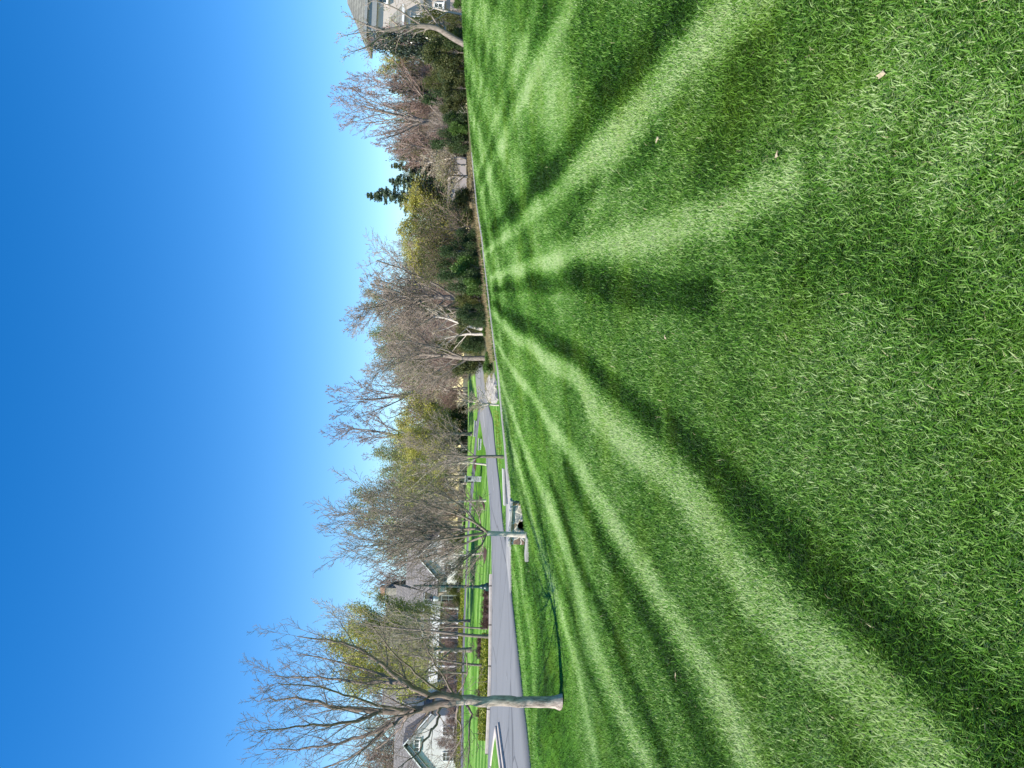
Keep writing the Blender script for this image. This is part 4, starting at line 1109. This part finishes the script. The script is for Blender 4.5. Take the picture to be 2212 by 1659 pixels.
scatter('ground_cover', [(0, 996), (200, 999), (390, 1004), (390, 998), (200, 991), (0, 988)], 16000, .16, 'groundcover', 'yellowish planting strip in front of the large house', 'ground cover', .3, seed=4)
scatter('dry_grass', [(782, 1062), (800, 1072), (850, 1066), (858, 1050), (840, 1048), (800, 1053)], 1500, .20, 'drygrass', 'straw-coloured dry grass round the pale rocks', 'dry grass', stalk=True, seed=5)
scatter('verge_grass', [(640, 1084), (700, 1084), (770, 1078), (775, 1066), (700, 1073), (640, 1079)], 700, .10, 'groundcover', 'thin yellowed grass between road and driveway', 'grass', stalk=True, seed=6)
scatter('dry_grass', [(880, 1071), (960, 1062), (1040, 1052), (1100, 1045), (1100, 1038), (1040, 1042), (960, 1050), (880, 1060)], 8000, .20, 'drygrass', 'thin straw and weeds along the far side of the driveway', 'dry grass', stalk=True, seed=17)
scatter('weeds', [(880, 1071), (960, 1062), (1100, 1045), (1240, 1027), (1240, 1020), (1100, 1039), (960, 1052), (880, 1062)], 9000, .09, 'bright', 'patchy green weeds along the far side of the driveway', 'weeds', .05, seed=18)
scatter('dry_grass', [(1040, 1048), (1100, 1044), (1180, 1036), (1240, 1027), (1240, 1012), (1180, 1020), (1100, 1034), (1040, 1040)], 9000, .22, 'drygrass', 'straw and leaf litter beyond the driveway left of the shed', 'leaf litter', stalk=True, seed=7)
scatter('leaf_litter', [(1235, 1026), (1330, 1019), (1330, 1010), (1235, 1012)], 9000, .10, 'bud_tan', 'dead leaves between the driveway and the shed', 'leaf litter', .06, seed=8)

def rock(u, y, s, label, group, seed, flat=.6):
    rg = np.random.default_rng(seed); import bmesh
    bm = bmesh.new(); bmesh.ops.create_icosphere(bm, subdivisions=2, radius=1)
    for v in bm.verts:
        k = 1 + .25 * math.sin(v.co.x * 3 + seed) * math.cos(v.co.y * 2.6 + seed * 2) + rg.normal(0, .07); v.co *= k
        v.co.x *= 1.2; v.co.z *= flat
        v.co = Vector([math.copysign(abs(c_) ** .8, c_) for c_ in v.co])
    me = bpy.data.meshes.new('rock'); bm.to_mesh(me); bm.free(); me.materials.append(M['rock'])
    p = stand(u, y, s * .1); o = link('rock', me); o.location = tuple(p); o.scale = (s, s, s); o.rotation_euler = (0, 0, seed * 1.7); return tag(o, label, 'rock', group)
rr_ = random.Random(3)
for i in range(60):
    u_ = 797 + rr_.uniform(0, 42); v_ = rr_.uniform(1055, 1077) - (u_ - 797) * .10; q = hit(u_, v_)
    rock(u_, q[1], rr_.uniform(.16, .36), 'pale grey boulder in the heap between road and driveway', 'pale boulders beside the road', i + 1)
for i, u in enumerate([1020, 1034, 1047, 1060, 1072, 1083]):
    rock(u, 38.5 + i * .4, rr_.uniform(.18, .32), 'grey stone at the edge of the wood beyond the driveway', 'stones along the wood edge', 50 + i)
shrub('evergreen', 1062, 47, 990, 26, 'evergreen_shrub', 'dark evergreen shrub behind the stones at the wood edge')

# fallen leaves on the lawn
for i, (u, v, s) in enumerate([(1357, 1427, .035), (1497, 1920, .03), (1322, 1690, .03), (196, 1467, .04), (930, 1445, .03)]):
    p = hit(u, v); rg = np.random.default_rng(i)
    mb = MB(); k = 9; ring = [(math.cos(2 * math.pi * j / k) * s * (1 if j % 2 else .55), math.sin(2 * math.pi * j / k) * s * .7 * (1 if j % 2 else .6), rg.uniform(0, .012)) for j in range(k)]
    mb.add([(0, 0, .012)] + ring + [(0, 0, .009)] + [(a, b, c - .002) for a, b, c in ring], [(0, 1 + j, 1 + (j + 1) % k) for j in range(k)] + [(k + 1, k + 2 + (j + 1) % k, k + 2 + j) for j in range(k)])
    o = mb.build('fallen_leaf', M['deadleaf']); o.location = (p[0], p[1], p[2] + .022); o.rotation_euler = (.3, .2, i)
    tag(o, ['pale curled leaf on the upper right of the lawn', 'white scrap of leaf in the near grass at the right', 'small tan leaf in the near grass right of the middle', 'orange-brown leaf on the stripes at the left', 'tan leaf on the light track in the middle of the lawn'][i], 'leaf')

# ------------------------------------------------------------------ stone headwalls of the driveway culvert
def headwall(name, a, b, h, th, mat, label, cap=True, hole=None, capm='capstone', batter=None):
    """a, b: world (x, y) ends of the wall foot; h wall height above a's ground line"""
    a = np.array(a[:3], float); b = np.array(b[:3], float); L = np.linalg.norm((b - a)[:2]); an = math.atan2(b[1] - a[1], b[0] - a[0])
    e = empty(name, (a[0], a[1], a[2]), an, label, 'wall')
    dz = b[2] - a[2]
    hl, hr = h if isinstance(h, tuple) else (h, h)
    mb = MB(); nx = 14
    if hole:
        hx, hz, hr_ = hole
        # wall split round an arched opening
        xs = [0, hx - hr_, hx + hr_, L]
        mb.add([(0, 0, -.3), (xs[1], 0, -.3), (xs[1], th, -.3), (0, th, -.3), (0, 0, hl), (xs[1], 0, hl + (hr - hl) * xs[1] / L), (xs[1], th, hl + (hr - hl) * xs[1] / L), (0, th, hl)], [(0, 3, 2, 1), (4, 5, 6, 7), (0, 1, 5, 4), (1, 2, 6, 5), (2, 3, 7, 6), (3, 0, 4, 7)])
        mb.add([(xs[2], 0, -.3), (L, 0, -.3), (L, th, -.3), (xs[2], th, -.3), (xs[2], 0, hl + (hr - hl) * xs[2] / L), (L, 0, hr), (L, th, hr), (xs[2], th, hl + (hr - hl) * xs[2] / L)], [(0, 3, 2, 1), (4, 5, 6, 7), (0, 1, 5, 4), (1, 2, 6, 5), (2, 3, 7, 6), (3, 0, 4, 7)])
        K = 10; arc = [(hx - hr_ * math.cos(math.pi * k / K), hz + hr_ * math.sin(math.pi * k / K)) for k in range(K + 1)]
        for k in range(K):
            (x0, z0), (x1, z1) = arc[k], arc[k + 1]; t0 = hl + (hr - hl) * x0 / L; t1 = hl + (hr - hl) * x1 / L
            mb.add([(x0, 0, z0), (x1, 0, z1), (x1, 0, t1), (x0, 0, t0), (x0, th, z0), (x1, th, z1), (x1, th, t1), (x0, th, t0)], [(0, 1, 2, 3), (4, 7, 6, 5), (0, 4, 5, 1), (3, 2, 6, 7)])
    else:
        mb.add([(0, 0, -.3), (L, 0, -.3), (L, th, -.3), (0, th, -.3), (0, 0, hl), (L, 0, hr), (L, th, hr), (0, th, hl)], [(0, 3, 2, 1), (4, 5, 6, 7), (0, 1, 5, 4), (1, 2, 6, 5), (2, 3, 7, 6), (3, 0, 4, 7)])
    mb.build('stonework', M[mat], e, .012)
    if cap:
        c = .06; t = .075
        mc = MB(); mc.add([(-c, -c, hl), (L + c, -c, hr), (L + c, th + c, hr), (-c, th + c, hl), (-c, -c, hl + t), (L + c, -c, hr + t), (L + c, th + c, hr + t), (-c, th + c, hl + t)], [(0, 3, 2, 1), (4, 5, 6, 7), (0, 1, 5, 4), (1, 2, 6, 5), (2, 3, 7, 6), (3, 0, 4, 7)])
        mc.build('cap_stone', M[capm], e, .01)
    if hole:
        hx, hz, hr_ = hole; mp = MB(); K = 14
        V = []; 
        for yy in (th * .6, th * .6 + 2.5):
            V += [(hx + hr_ * .98 * math.cos(2 * math.pi * k / K), yy, hz + hr_ * .98 * math.sin(2 * math.pi * k / K)) for k in range(K)]
        mp.add(V, [(k, K + k, K + (k + 1) % K, (k + 1) % K) for k in range(K)] + [tuple(range(K, 2 * K))])
        mp.build('culvert_pipe', M['black'], e)
    return e
yw = 23.0
A_ = at(482, 1133, yw - .1); B_ = at(572, 1128, yw - .2)
capL, capR = at(482, 1098, yw - .1)[2] - A_[2], at(572, 1104, yw - .2)[2] - A_[2]
headwall('culvert_wall', A_, B_, (capL - .06, capR - .06), .32, 'fieldstone', 'fieldstone culvert wall with a grey cap and a dark pipe mouth, nearest wall at the lawn', hole=(.62, .10, .15))
A2 = at(570, 1101.5, 26.4); B2 = at(643, 1096, 26.5); c2l, c2r = at(570, 1088.5, 26.4)[2] - A2[2], at(643, 1085.5, 26.5)[2] - A2[2]
headwall('culvert_wall', A2, B2, (c2l - .07, c2r - .07), .3, 'palestone', 'pale grey stone culvert wall on the road side of the driveway')
A3 = hit(687, 1039.5, 40); y3 = A3[1]; B3 = at(711, 1039, y3); headwall('lane_wall', A3, B3, at(687, 1032.5, y3)[2] - A3[2] - .07, .35, 'palestone', 'pale stone wall on the near side of the branch lane')
A4 = hit(716, 1028.6, 50); y4 = A4[1]; B4 = at(750, 1028.8, y4); headwall('lane_wall', A4, B4, at(716, 1023, y4)[2] - A4[2] - .07, .35, 'palestone', 'pale stone wall on the far side of the branch lane')
# flat stone slab at the foot of the second tree
mb = MB(); p = hit(478, 1141); mb.add([(-.5, -.12, -.05), (.45, -.16, -.05), (.5, .1, -.05), (-.4, .14, -.05), (-.5, -.12, .07), (.45, -.16, .10), (.5, .1, .11), (-.4, .14, .08)], [(0, 3, 2, 1), (4, 5, 6, 7), (0, 1, 5, 4), (1, 2, 6, 5), (2, 3, 7, 6), (3, 0, 4, 7)])
o = mb.build('stone_slab', M['concrete'], None, .02); o.location = tuple(p); o.rotation_euler = (0, 0, -.5); tag(o, 'pale flat stone slab lying at the foot of the slender tree', 'stone')

# mailbox pillar and small lamp post
p = stand(624, 69); e = empty('mailbox_pillar', tuple(p), .1, 'square pale stone mailbox pillar with a flat cap by the far lane', 'pillar')
hz = at(624, 1004, 69)[2] - p[2]
MB().box(-.26, .26, -.26, .26, -.2, hz - .1).build('stonework', M['palestone'], e, .01); MB().box(-.34, .34, -.34, .34, hz - .1, hz).build('cap_stone', M['capstone'], e, .01)
mb = MB(); mb.box(-.11, .11, -.29, -.262, hz - .55, hz - .3); mb.build('mail_door', M['black'], e)
p = stand(617, 74); hz = at(617, 990, 74)[2] - p[2]; e = empty('lamp_post', tuple(p), 0, 'short black garden lamp post beside the stone mailbox pillar', 'lamp')
MB().lathe([(.09, -.1), (.09, .12), (.045, .18), (.045, hz - .4)], n=10).build('post', M['black'], e)
MB().lathe([(.05, hz - .4), (.13, hz - .36), (.16, hz - .12), (.17, hz - .1), (.02, hz)], n=8).build('lantern', M['black'], e)

# green street lamp on the far kerb
p = stand(391, 40.2); Ht = at(391, 893, 40.2)[2] - p[2]; zg = at(391, 985, 40.2)[2] - p[2]
e = empty('street_lamp', tuple(p), .15, 'dark green ornamental street lamp with a scrolled arm and hanging lantern', 'street lamp')
MB().lathe([(.20, -.1), (.20, .10), (.235, .13), (.235, .30), (.19, .34), (.15, .42), (.145, .55), (.11, .60), (.085, .66), (.075, zg), (.07, Ht * .72), (.05, Ht * .9), (.03, Ht * .97), (.055, Ht * .985), (.004, Ht + .05)], n=18).build('post', M['greenmetal'], e)
mb = MB()
arm = [(0, 0, Ht * .62), (-.10, 0, Ht * .70), (-.22, 0, Ht * .80), (-.42, 0, Ht * .87), (-.60, 0, Ht * .86), (-.70, 0, Ht * .80)]
mb.tube(arm, .022, 8)
def spiral(cx_, cz_, r0_, turns, s=1): return [(cx_ + s * r0_ * (1 - t / 22) * math.cos(t / 20 * turns * 6.28), 0, cz_ + r0_ * (1 - t / 22) * math.sin(t / 20 * turns * 6.28)) for t in range(21)]
mb.tube(spiral(-.17, Ht * .88, .15, 1.4), .016, 6); mb.tube(spiral(-.34, Ht * .76, .13, 1.4, -1), .016, 6); mb.tube(spiral(.15, Ht * .80, .14, 1.3, -1), .016, 6)
mb.build('arm', M['black'], e)
L_ = MB().lathe([(.03, Ht * .80), (.06, Ht * .79), (.17, Ht * .765), (.19, Ht * .755), (.14, Ht * .745)], -.70, 0, 12).build('lantern_hood', M['black'], e)
MB().lathe([(.13, Ht * .745), (.15, Ht * .72), (.10, Ht * .675), (.03, Ht * .665)], -.70, 0, 12).build('lantern_glass', M['lampglass'], e)

# ------------------------------------------------------------------ houses
def gable_prism(mb, x0, x1, y0, y1, z0, z1, axis='x'):
    """roof volume; ridge along y when axis == 'y'"""
    if axis == 'y':
        xm = (x0 + x1) / 2; mb.add([(x0, y0, z0), (x1, y0, z0), (xm, y0, z1), (x0, y1, z0), (x1, y1, z0), (xm, y1, z1)], [(0, 1, 2), (3, 5, 4), (0, 3, 4, 1), (1, 4, 5, 2), (0, 2, 5, 3)])
    else:
        ym = (y0 + y1) / 2; mb.add([(x0, y0, z0), (x0, y1, z0), (x0, ym, z1), (x1, y0, z0), (x1, y1, z0), (x1, ym, z1)], [(0, 2, 1), (3, 4, 5), (0, 1, 4, 3), (0, 3, 5, 2), (1, 2, 5, 4)])
    return mb
def window(e, x0, x1, z0, z1, y, name='window', nx=2, nz=3, fr=.09, mat='white', d=.12):
    """opening on the wall plane y, facing -y"""
    m_ = MB(); m_.box(x0, x1, y - d, y - .004, z0, z0 + fr).box(x0, x1, y - d, y - .004, z1 - fr, z1).box(x0, x0 + fr, y - d, y - .004, z0 + fr, z1 - fr).box(x1 - fr, x1, y - d, y - .004, z0 + fr, z1 - fr)
    for i in range(1, nx): xx = x0 + (x1 - x0) * i / nx; m_.box(xx - .03, xx + .03, y - d + .02, y - .006, z0 + fr, z1 - fr)
    for i in range(1, nz):
        zz = z0 + (z1 - z0) * i / nz; m_.box(x0 + fr, x1 - fr, y - d + .03, y - .008, zz - .025, zz + .025)
    w_ = m_.build(name, M[mat], e)
    MB().box(x0 + fr * .5, x1 - fr * .5, y - .05, y - .012, z0 + fr * .5, z1 - fr * .5).build('pane', M['glass'], w_)
    MB().box(x0 - .08, x1 + .08, y - d - .08, y - .003, z0 - .08, z0 - .002).build('sill', M[mat], w_)
    return w_
def roofslab(mb, p0, p1, p2, p3, t=.14):
    """sloped slab: four corners of its top face"""
    P_ = [Vector(p) for p in (p0, p1, p2, p3)]; n_ = (P_[1] - P_[0]).cross(P_[3] - P_[0]).normalized()
    if n_.z < 0: n_ = -n_
    Q = [p - n_ * t for p in P_]
    mb.add(list(P_) + Q, [(0, 1, 2, 3), (7, 6, 5, 4), (0, 4, 5, 1), (1, 5, 6, 2), (2, 6, 7, 3), (3, 7, 4, 0)])

def big_house():
    YH = 100.0; o = at(250, 996, YH); zb = o[2]
    e = empty('brick_house', (0, 0, 0), 0, 'large whitewashed brick and stone house with grey shingle roofs, dormers and two white gabled wings', 'house')
    def XZ(u, v, y=YH):
        q = at(u, v, y); return q[0], q[2]
    z0 = zb - 1.2
    # central block, front wall at YH
    xl, _ = XZ(118, 950); xr, _ = XZ(378, 950); _, ze = XZ(260, 909); _, zr = XZ(330, 833, YH + 3)
    MB().box(xl, xr, YH, YH + 6, z0, ze).build('wall', M['housestone'], e)
    rf = MB(); roofslab(rf, (xl - .3, YH - .7, ze - .1), (xr + .4, YH - .7, ze - .1), (xr + .4, YH + 3, zr), (xl - .3, YH + 3, zr), .22)
    roofslab(rf, (xl - .3, YH + 3.02, zr), (xr + .4, YH + 3.02, zr), (xr + .4, YH + 6.5, ze - .1), (xl - .3, YH + 6.5, ze - .1), .22)
    MB().add([(xr, YH, ze), (xr, YH + 6, ze), (xr, YH + 3, zr - .28), (xr - .2, YH, ze), (xr - .2, YH + 6, ze), (xr - .2, YH + 3, zr - .28)], [(0, 1, 2), (3, 5, 4), (0, 2, 5, 3), (1, 4, 5, 2)]).build('gable_end', M['housestone'], e)
    roof = rf.build('roof', M['shingle'], e)
    MB().box(xl - .3, xr + .4, YH - .86, YH - .72, ze - .32, ze - .12).build('gutter', M['greytrim'], e)
    # chimney
    (cx0, cz0), (cx1, _), (_, cz1) = XZ(373, 872, YH + 2), XZ(388, 872, YH + 2), XZ(380, 827, YH + 2)
    ch = MB().box(cx0, cx1, YH + 2, YH + 3.2, cz0 - 2.2, cz1 - .25).build('chimney', M['housestone'], roof, .0)
    MB().box(cx0 - .08, cx1 + .08, YH + 1.92, YH + 3.28, cz1 - .25, cz1 + .35).build('chimney_cap', M['redbrick'], ch)
    # dormers
    for ud, va, vb in [(340, 858, 888), (260, 857, 887), (181, 850, 882)]:
        yd = YH + 1.6; (dx, dz1), (_, dz0) = XZ(ud, va, yd), XZ(ud, vb, yd); w_ = .78; zs = dz0 + (dz1 - dz0) * .58
        d_ = MB(); d_.box(dx - w_, dx + w_, yd, yd + 4, dz0 - .1, zs); d_.add([(dx - w_, yd, zs), (dx + w_, yd, zs), (dx, yd, dz1 - .15)], [(0, 1, 2)])
        dm = d_.build('dormer', M['white'], e)
        r_ = MB(); roofslab(r_, (dx - w_ - .25, yd - .25, zs - .12), (dx, yd - .25, dz1 + .08), (dx, yd + 4.2, dz1 + .08), (dx - w_ - .25, yd + 4.2, zs - .12), .12)
        roofslab(r_, (dx, yd - .25, dz1 + .08), (dx + w_ + .25, yd - .25, zs - .12), (dx + w_ + .25, yd + 4.2, zs - .12), (dx, yd + 4.2, dz1 + .08), .12); r_.build('dormer_roof', M['shingle'], dm)
        window(dm, dx - .45, dx + .45, dz0 + .15, zs + .1, yd, 'dormer_window', 2, 2)
    # ground floor windows and white porch
    for ua, ub, va, vb in [(374, 356, 953, 985), (366, 352, 914, 934)]:
        (a, za), (b, zb_) = XZ(ub, vb), XZ(ua, va); window(e, min(a, b), max(a, b), za, zb_, YH, nx=2, nz=2, fr=.13)
    yp = YH - 2.2; (px0, pz0), (px1, _), (_, pz1) = XZ(150, 943, yp), XZ(350, 943, yp), XZ(250, 927, yp)
    pc = MB().box(px0, px1, yp, YH - .003, pz0, pz1).build('porch_beam', M['white'], e)
    for k in range(7):
        xx = px0 + .35 + (px1 - px0 - .7) * k / 6
        MB().lathe([(.24, z0), (.24, z0 + 1.5), (.17, z0 + 1.55), (.15, pz0 - .2), (.2, pz0 - .1), (.2, pz0 - .003)], xx, yp + .3, 12).build('column', M['white'], e)
    MB().box(px0 - .3, px1 + .3, yp - .3, YH - .003, z0, zb - .15).build('porch_floor', M['concrete'], e)
    for k in range(4):
        xx = px0 + 1.2 + (px1 - px0 - 3.2) * k / 3; window(e, xx, xx + 1.0, zb + .7, zb + 2.5, YH, nx=2, nz=3)
    # wings
    def wing(ua, ul, ur, va, ve, vb, yw_, vr, ul2, ur2, win):
        (xa, za), (x0, _), (x1, _), (_, ze_) = XZ(ua, va, yw_), XZ(ul, ve, yw_), XZ(ur, ve, yw_), XZ(ua, ve, yw_)
        hw_ = (x1 - x0) / 2; x0, x1 = xa - hw_, xa + hw_; wx = hw_ - .45
        wz = ze_ + .25
        w_ = MB(); w_.box(xa - wx, xa + wx, yw_, yw_ + 8, z0, wz - .002)
        slope = (za - ze_) / hw_
        w_.add([(xa - wx, yw_, wz), (xa + wx, yw_, wz), (xa, yw_, wz + wx * slope - .1), (xa - wx, yw_ + 5, wz), (xa + wx, yw_ + 5, wz), (xa, yw_ + 5, wz + wx * slope - .1)], [(0, 1, 2), (3, 5, 4), (0, 3, 4, 1), (1, 4, 5, 2), (0, 2, 5, 3)])
        w_.build('gable_wall', M['whitebrick'], e)
        r_ = MB(); roofslab(r_, (x0, yw_ - .4, ze_), (xa, yw_ - .4, za), (xa, yw_ + 7, za), (x0, yw_ + 7, ze_), .2); roofslab(r_, (xa, yw_ - .4, za), (x1, yw_ - .4, ze_), (x1, yw_ + 7, ze_), (xa, yw_ + 7, za), .2)
        r_.build('gable_roof', M['shingle'], e)
        # white rake boards
        b_ = MB(); roofslab(b_, (x0 - .02, yw_ - .5, ze_ + .03), (xa, yw_ - .5, za + .03), (xa, yw_ - .403, za + .03), (x0 - .02, yw_ - .403, ze_ + .03), .12); roofslab(b_, (xa, yw_ - .5, za + .03), (x1 + .02, yw_ - .5, ze_ + .03), (x1 + .02, yw_ - .403, ze_ + .03), (xa, yw_ - .403, za + .03), .12)
        b_.build('rake_board', M['white'], e)
        f_ = MB(); roofslab(f_, (x0 + .1, yw_ - .3, ze_ - .16), (xa, yw_ - .3, za - .22), (xa, yw_ - .02, za - .22), (x0 + .1, yw_ - .02, ze_ - .16), .45); roofslab(f_, (xa, yw_ - .3, za - .22), (x1 - .1, yw_ - .3, ze_ - .16), (x1 - .1, yw_ - .02, ze_ - .16), (xa, yw_ - .02, za - .22), .45)
        f_.build('soffit', M['greytrim'], e)
        # long roof behind, ridge across
        _, zr_ = XZ(ua, vr, yw_ + 6); (xa2, _), (xb2, _) = XZ(ul2, vr, yw_ + 6), XZ(ur2, vr, yw_ + 6)
        q_ = MB(); roofslab(q_, (xa2, yw_ + .9, ze_ - .05), (xb2, yw_ + .9, ze_ - .05), (xb2, yw_ + 6, zr_), (xa2, yw_ + 6, zr_), .2); roofslab(q_, (xa2, yw_ + 6.02, zr_), (xb2, yw_ + 6.02, zr_), (xb2, yw_ + 11, ze_ - .05), (xa2, yw_ + 11, ze_ - .05), .2)
        q_.build('wing_roof', M['shingle'], e)
        MB().box(xa2 + .4, xb2 - .4, yw_ + 1.5, yw_ + 10.5, z0, ze_ - .1).build('wing_wall', M['whitebrick'], e)
        MB().add([(xb2 - .45, yw_ + 1.5, ze_), (xb2 - .45, yw_ + 10.5, ze_), (xb2 - .45, yw_ + 6, zr_ - .3), (xa2 + .45, yw_ + 1.5, ze_), (xa2 + .45, yw_ + 10.5, ze_), (xa2 + .45, yw_ + 6, zr_ - .3)], [(0, 1, 2), (3, 5, 4)]).build('gable_end', M['whitebrick'], e)
        for (u0, u1, v0, v1, nn, nz) in win:
            (a, zt), (b, zl) = XZ(u0, v0, yw_), XZ(u1, v1, yw_); window(e, a, b, zl, zt, yw_, nx=nn, nz=nz, fr=.10)
    wing(457, 403, 500, 902, 947, 992, 95.0, 879, 396, 506, [(447, 466, 921, 936, 2, 2), (427, 441, 958, 984, 2, 3), (474, 488, 958, 984, 2, 3)])
    wing(52, -17, 121, 870, 929, 990, 92.0, 852, -60, 150, [(36, 64, 893, 907, 3, 1), (15, 35, 955, 980, 2, 3), (70, 90, 955, 980, 2, 3)])
    # pent roof over the stone link beside the right wing
    (a, za), (b, _), (_, zc) = XZ(395, 952, 94), XZ(412, 952, 94), XZ(400, 942, 96)
    return e
big_house()

def right_house():
    Yh = 58.0; e = empty('cream_house', (0, 0, 0), 0, 'tall cream house with grey trim and a hipped slate roof at the right edge', 'house')
    def P3(u, v, y): return tuple(at(u, v, y))
    x_c = at(1598, 820, Yh)[0]; x_r = at(1790, 820, Yh)[0]; z_e = at(1625, 790, Yh)[2]; zb = H1(x_c, Yh) - 1
    zt = at(1652, 750, Yh + 1.8)[2]; xt = at(1652, 750, Yh + 1.8)[0]
    x_l = x_c - .1
    MB().box(x_c, x_r, Yh, Yh + 3.2, zb, z_e).build('wall', M['cream'], e)
    MB().box(x_c - .25, x_c - .004, Yh + .05, Yh + 3.2, zb, z_e).build('side_wall', M['shadewall'], e)  # thin dark sheet, its colour stands in for shade on this side
    # hipped roof
    rf = MB(); o_ = .30; zl = z_e + .02
    c_ = [(x_l - .8, Yh - o_, zl), (x_r + o_, Yh - o_, zl), (x_r + o_, Yh + 3.3 + o_, zl), (x_l - .8, Yh + 3.3 + o_, zl)]
    t_ = [(xt, Yh + 1.8, zt), (x_r - 4, Yh + 1.8, zt)]
    rf.add(c_ + t_ + [(x, y, z - .18) for x, y, z in c_], [(0, 1, 5, 4), (1, 2, 5), (2, 3, 4, 5), (3, 0, 4), (0, 6, 7, 1), (1, 7, 8, 2), (2, 8, 9, 3), (3, 9, 6, 0), (6, 9, 8, 7)])
    rf.build('roof', M['shinglec'], e)
    MB().box(x_l - .9, x_r + o_, Yh - o_ - .12, Yh - o_ - .003, zl - .2, zl + .0).build('gutter', M['greytrim'], e)
    MB().box(x_l - .4, x_r, Yh - .25, Yh + 2.15, z_e - .9, z_e - .19).build('frieze', M['greytrim'], e)
    # lower pent roof across the front
    (za) = at(1620, 841, Yh)[2]; zbz = at(1620, 868, Yh - 2.2)[2]; xa = at(1545, 850, Yh)[0]; xb = at(1650, 850, Yh)[0]
    xf0 = at(1580, 866, Yh - 1.4)[0]; xf1 = at(1650, 866, Yh - 1.4)[0]; zbz = at(1620, 868, Yh - 1.4)[2]
    r2 = MB(); roofslab(r2, (xf0, Yh - 1.4, zbz), (xf1, Yh - 1.4, zbz), (xf1 - .5, Yh - .003, za), (xf0 + .9, Yh - .003, za), .15); r2.build('pent_roof', M['shinglec'], e)
    MB().box(xf0, xf1, Yh - 1.53, Yh - 1.403, zbz - .2, zbz - .02).build('gutter', M['white'], e)
    MB().box(xf0 + .4, xf1 - .3, Yh - 1.1, Yh - .004, zb, zbz - .23).build('porch_wall', M['cream'], e)
    # lower cream brick wing
    z5, z6 = at(1640, 915, Yh - 6)[2], at(1640, 1005, Yh - 6)[2]; xq0, xq1 = at(1578, 950, Yh - 6)[0], at(1680, 950, Yh - 6)[0]
    MB().box(xq0, xq1, Yh - 6, Yh - 2.6, zb, z5).build('low_wing', M['creambrick'], e)
    r3 = MB(); r3.box(xq0 - .3, xq1 + .3, Yh - 6.3, Yh - 2.5, z5 + .002, z5 + .22); r3.build('low_roof', M['greytrim'], e)
    for (u0, u1, v0, v1, y) in [(1652, 1675, 800, 838, Yh), (1606, 1622, 884, 908, Yh - 1.1), (1630, 1652, 936, 958, Yh - 6)]:
        (a, _, zt_), (b, _, zl_) = at(u0, v0, y), at(u1, v1, y); window(e, a, b, zl_, zt_, y, nx=2, nz=2)
    
right_house()

def shed():
    ys = 48.5; a = at(1240, 1012, ys); b = at(1318, 1012, ys); zt = at(1280, 974, ys)[2]; zb = at(1280, 1011, ys)[2]
    e = empty('garden_shed', (a[0], ys, zb), -.04, 'plain pale grey-pink shed wall with vertical seams behind thin trunks', 'shed'); L = b[0] - a[0]; h = zt - zb
    MB().box(0, L, 0, 3.0, -.8, h).build('wall', M['shedwall'], e)
    s_ = MB()
    for k in range(1, 4): s_.box(L * k / 4 - .012, L * k / 4 + .012, -.012, -.002, -.5, h - .02)
    s_.box(0, L, -.02, -.002, h - .35, h - .32); s_.build('seam', M['capstone'], e)
    r_ = MB(); roofslab(r_, (-.15, -.15, h + .05), (L + .15, -.15, h + .05), (L + .15, 3.2, h + .30), (-.15, 3.2, h + .30), .06); r_.build('roof', M['shedroof'], e)
    MB().box(-.08, L + .08, -.08, 3.08, -1.2, -.01).build('footing', M['shedroof'], e)
shed()
print('objects', len(bpy.data.objects))
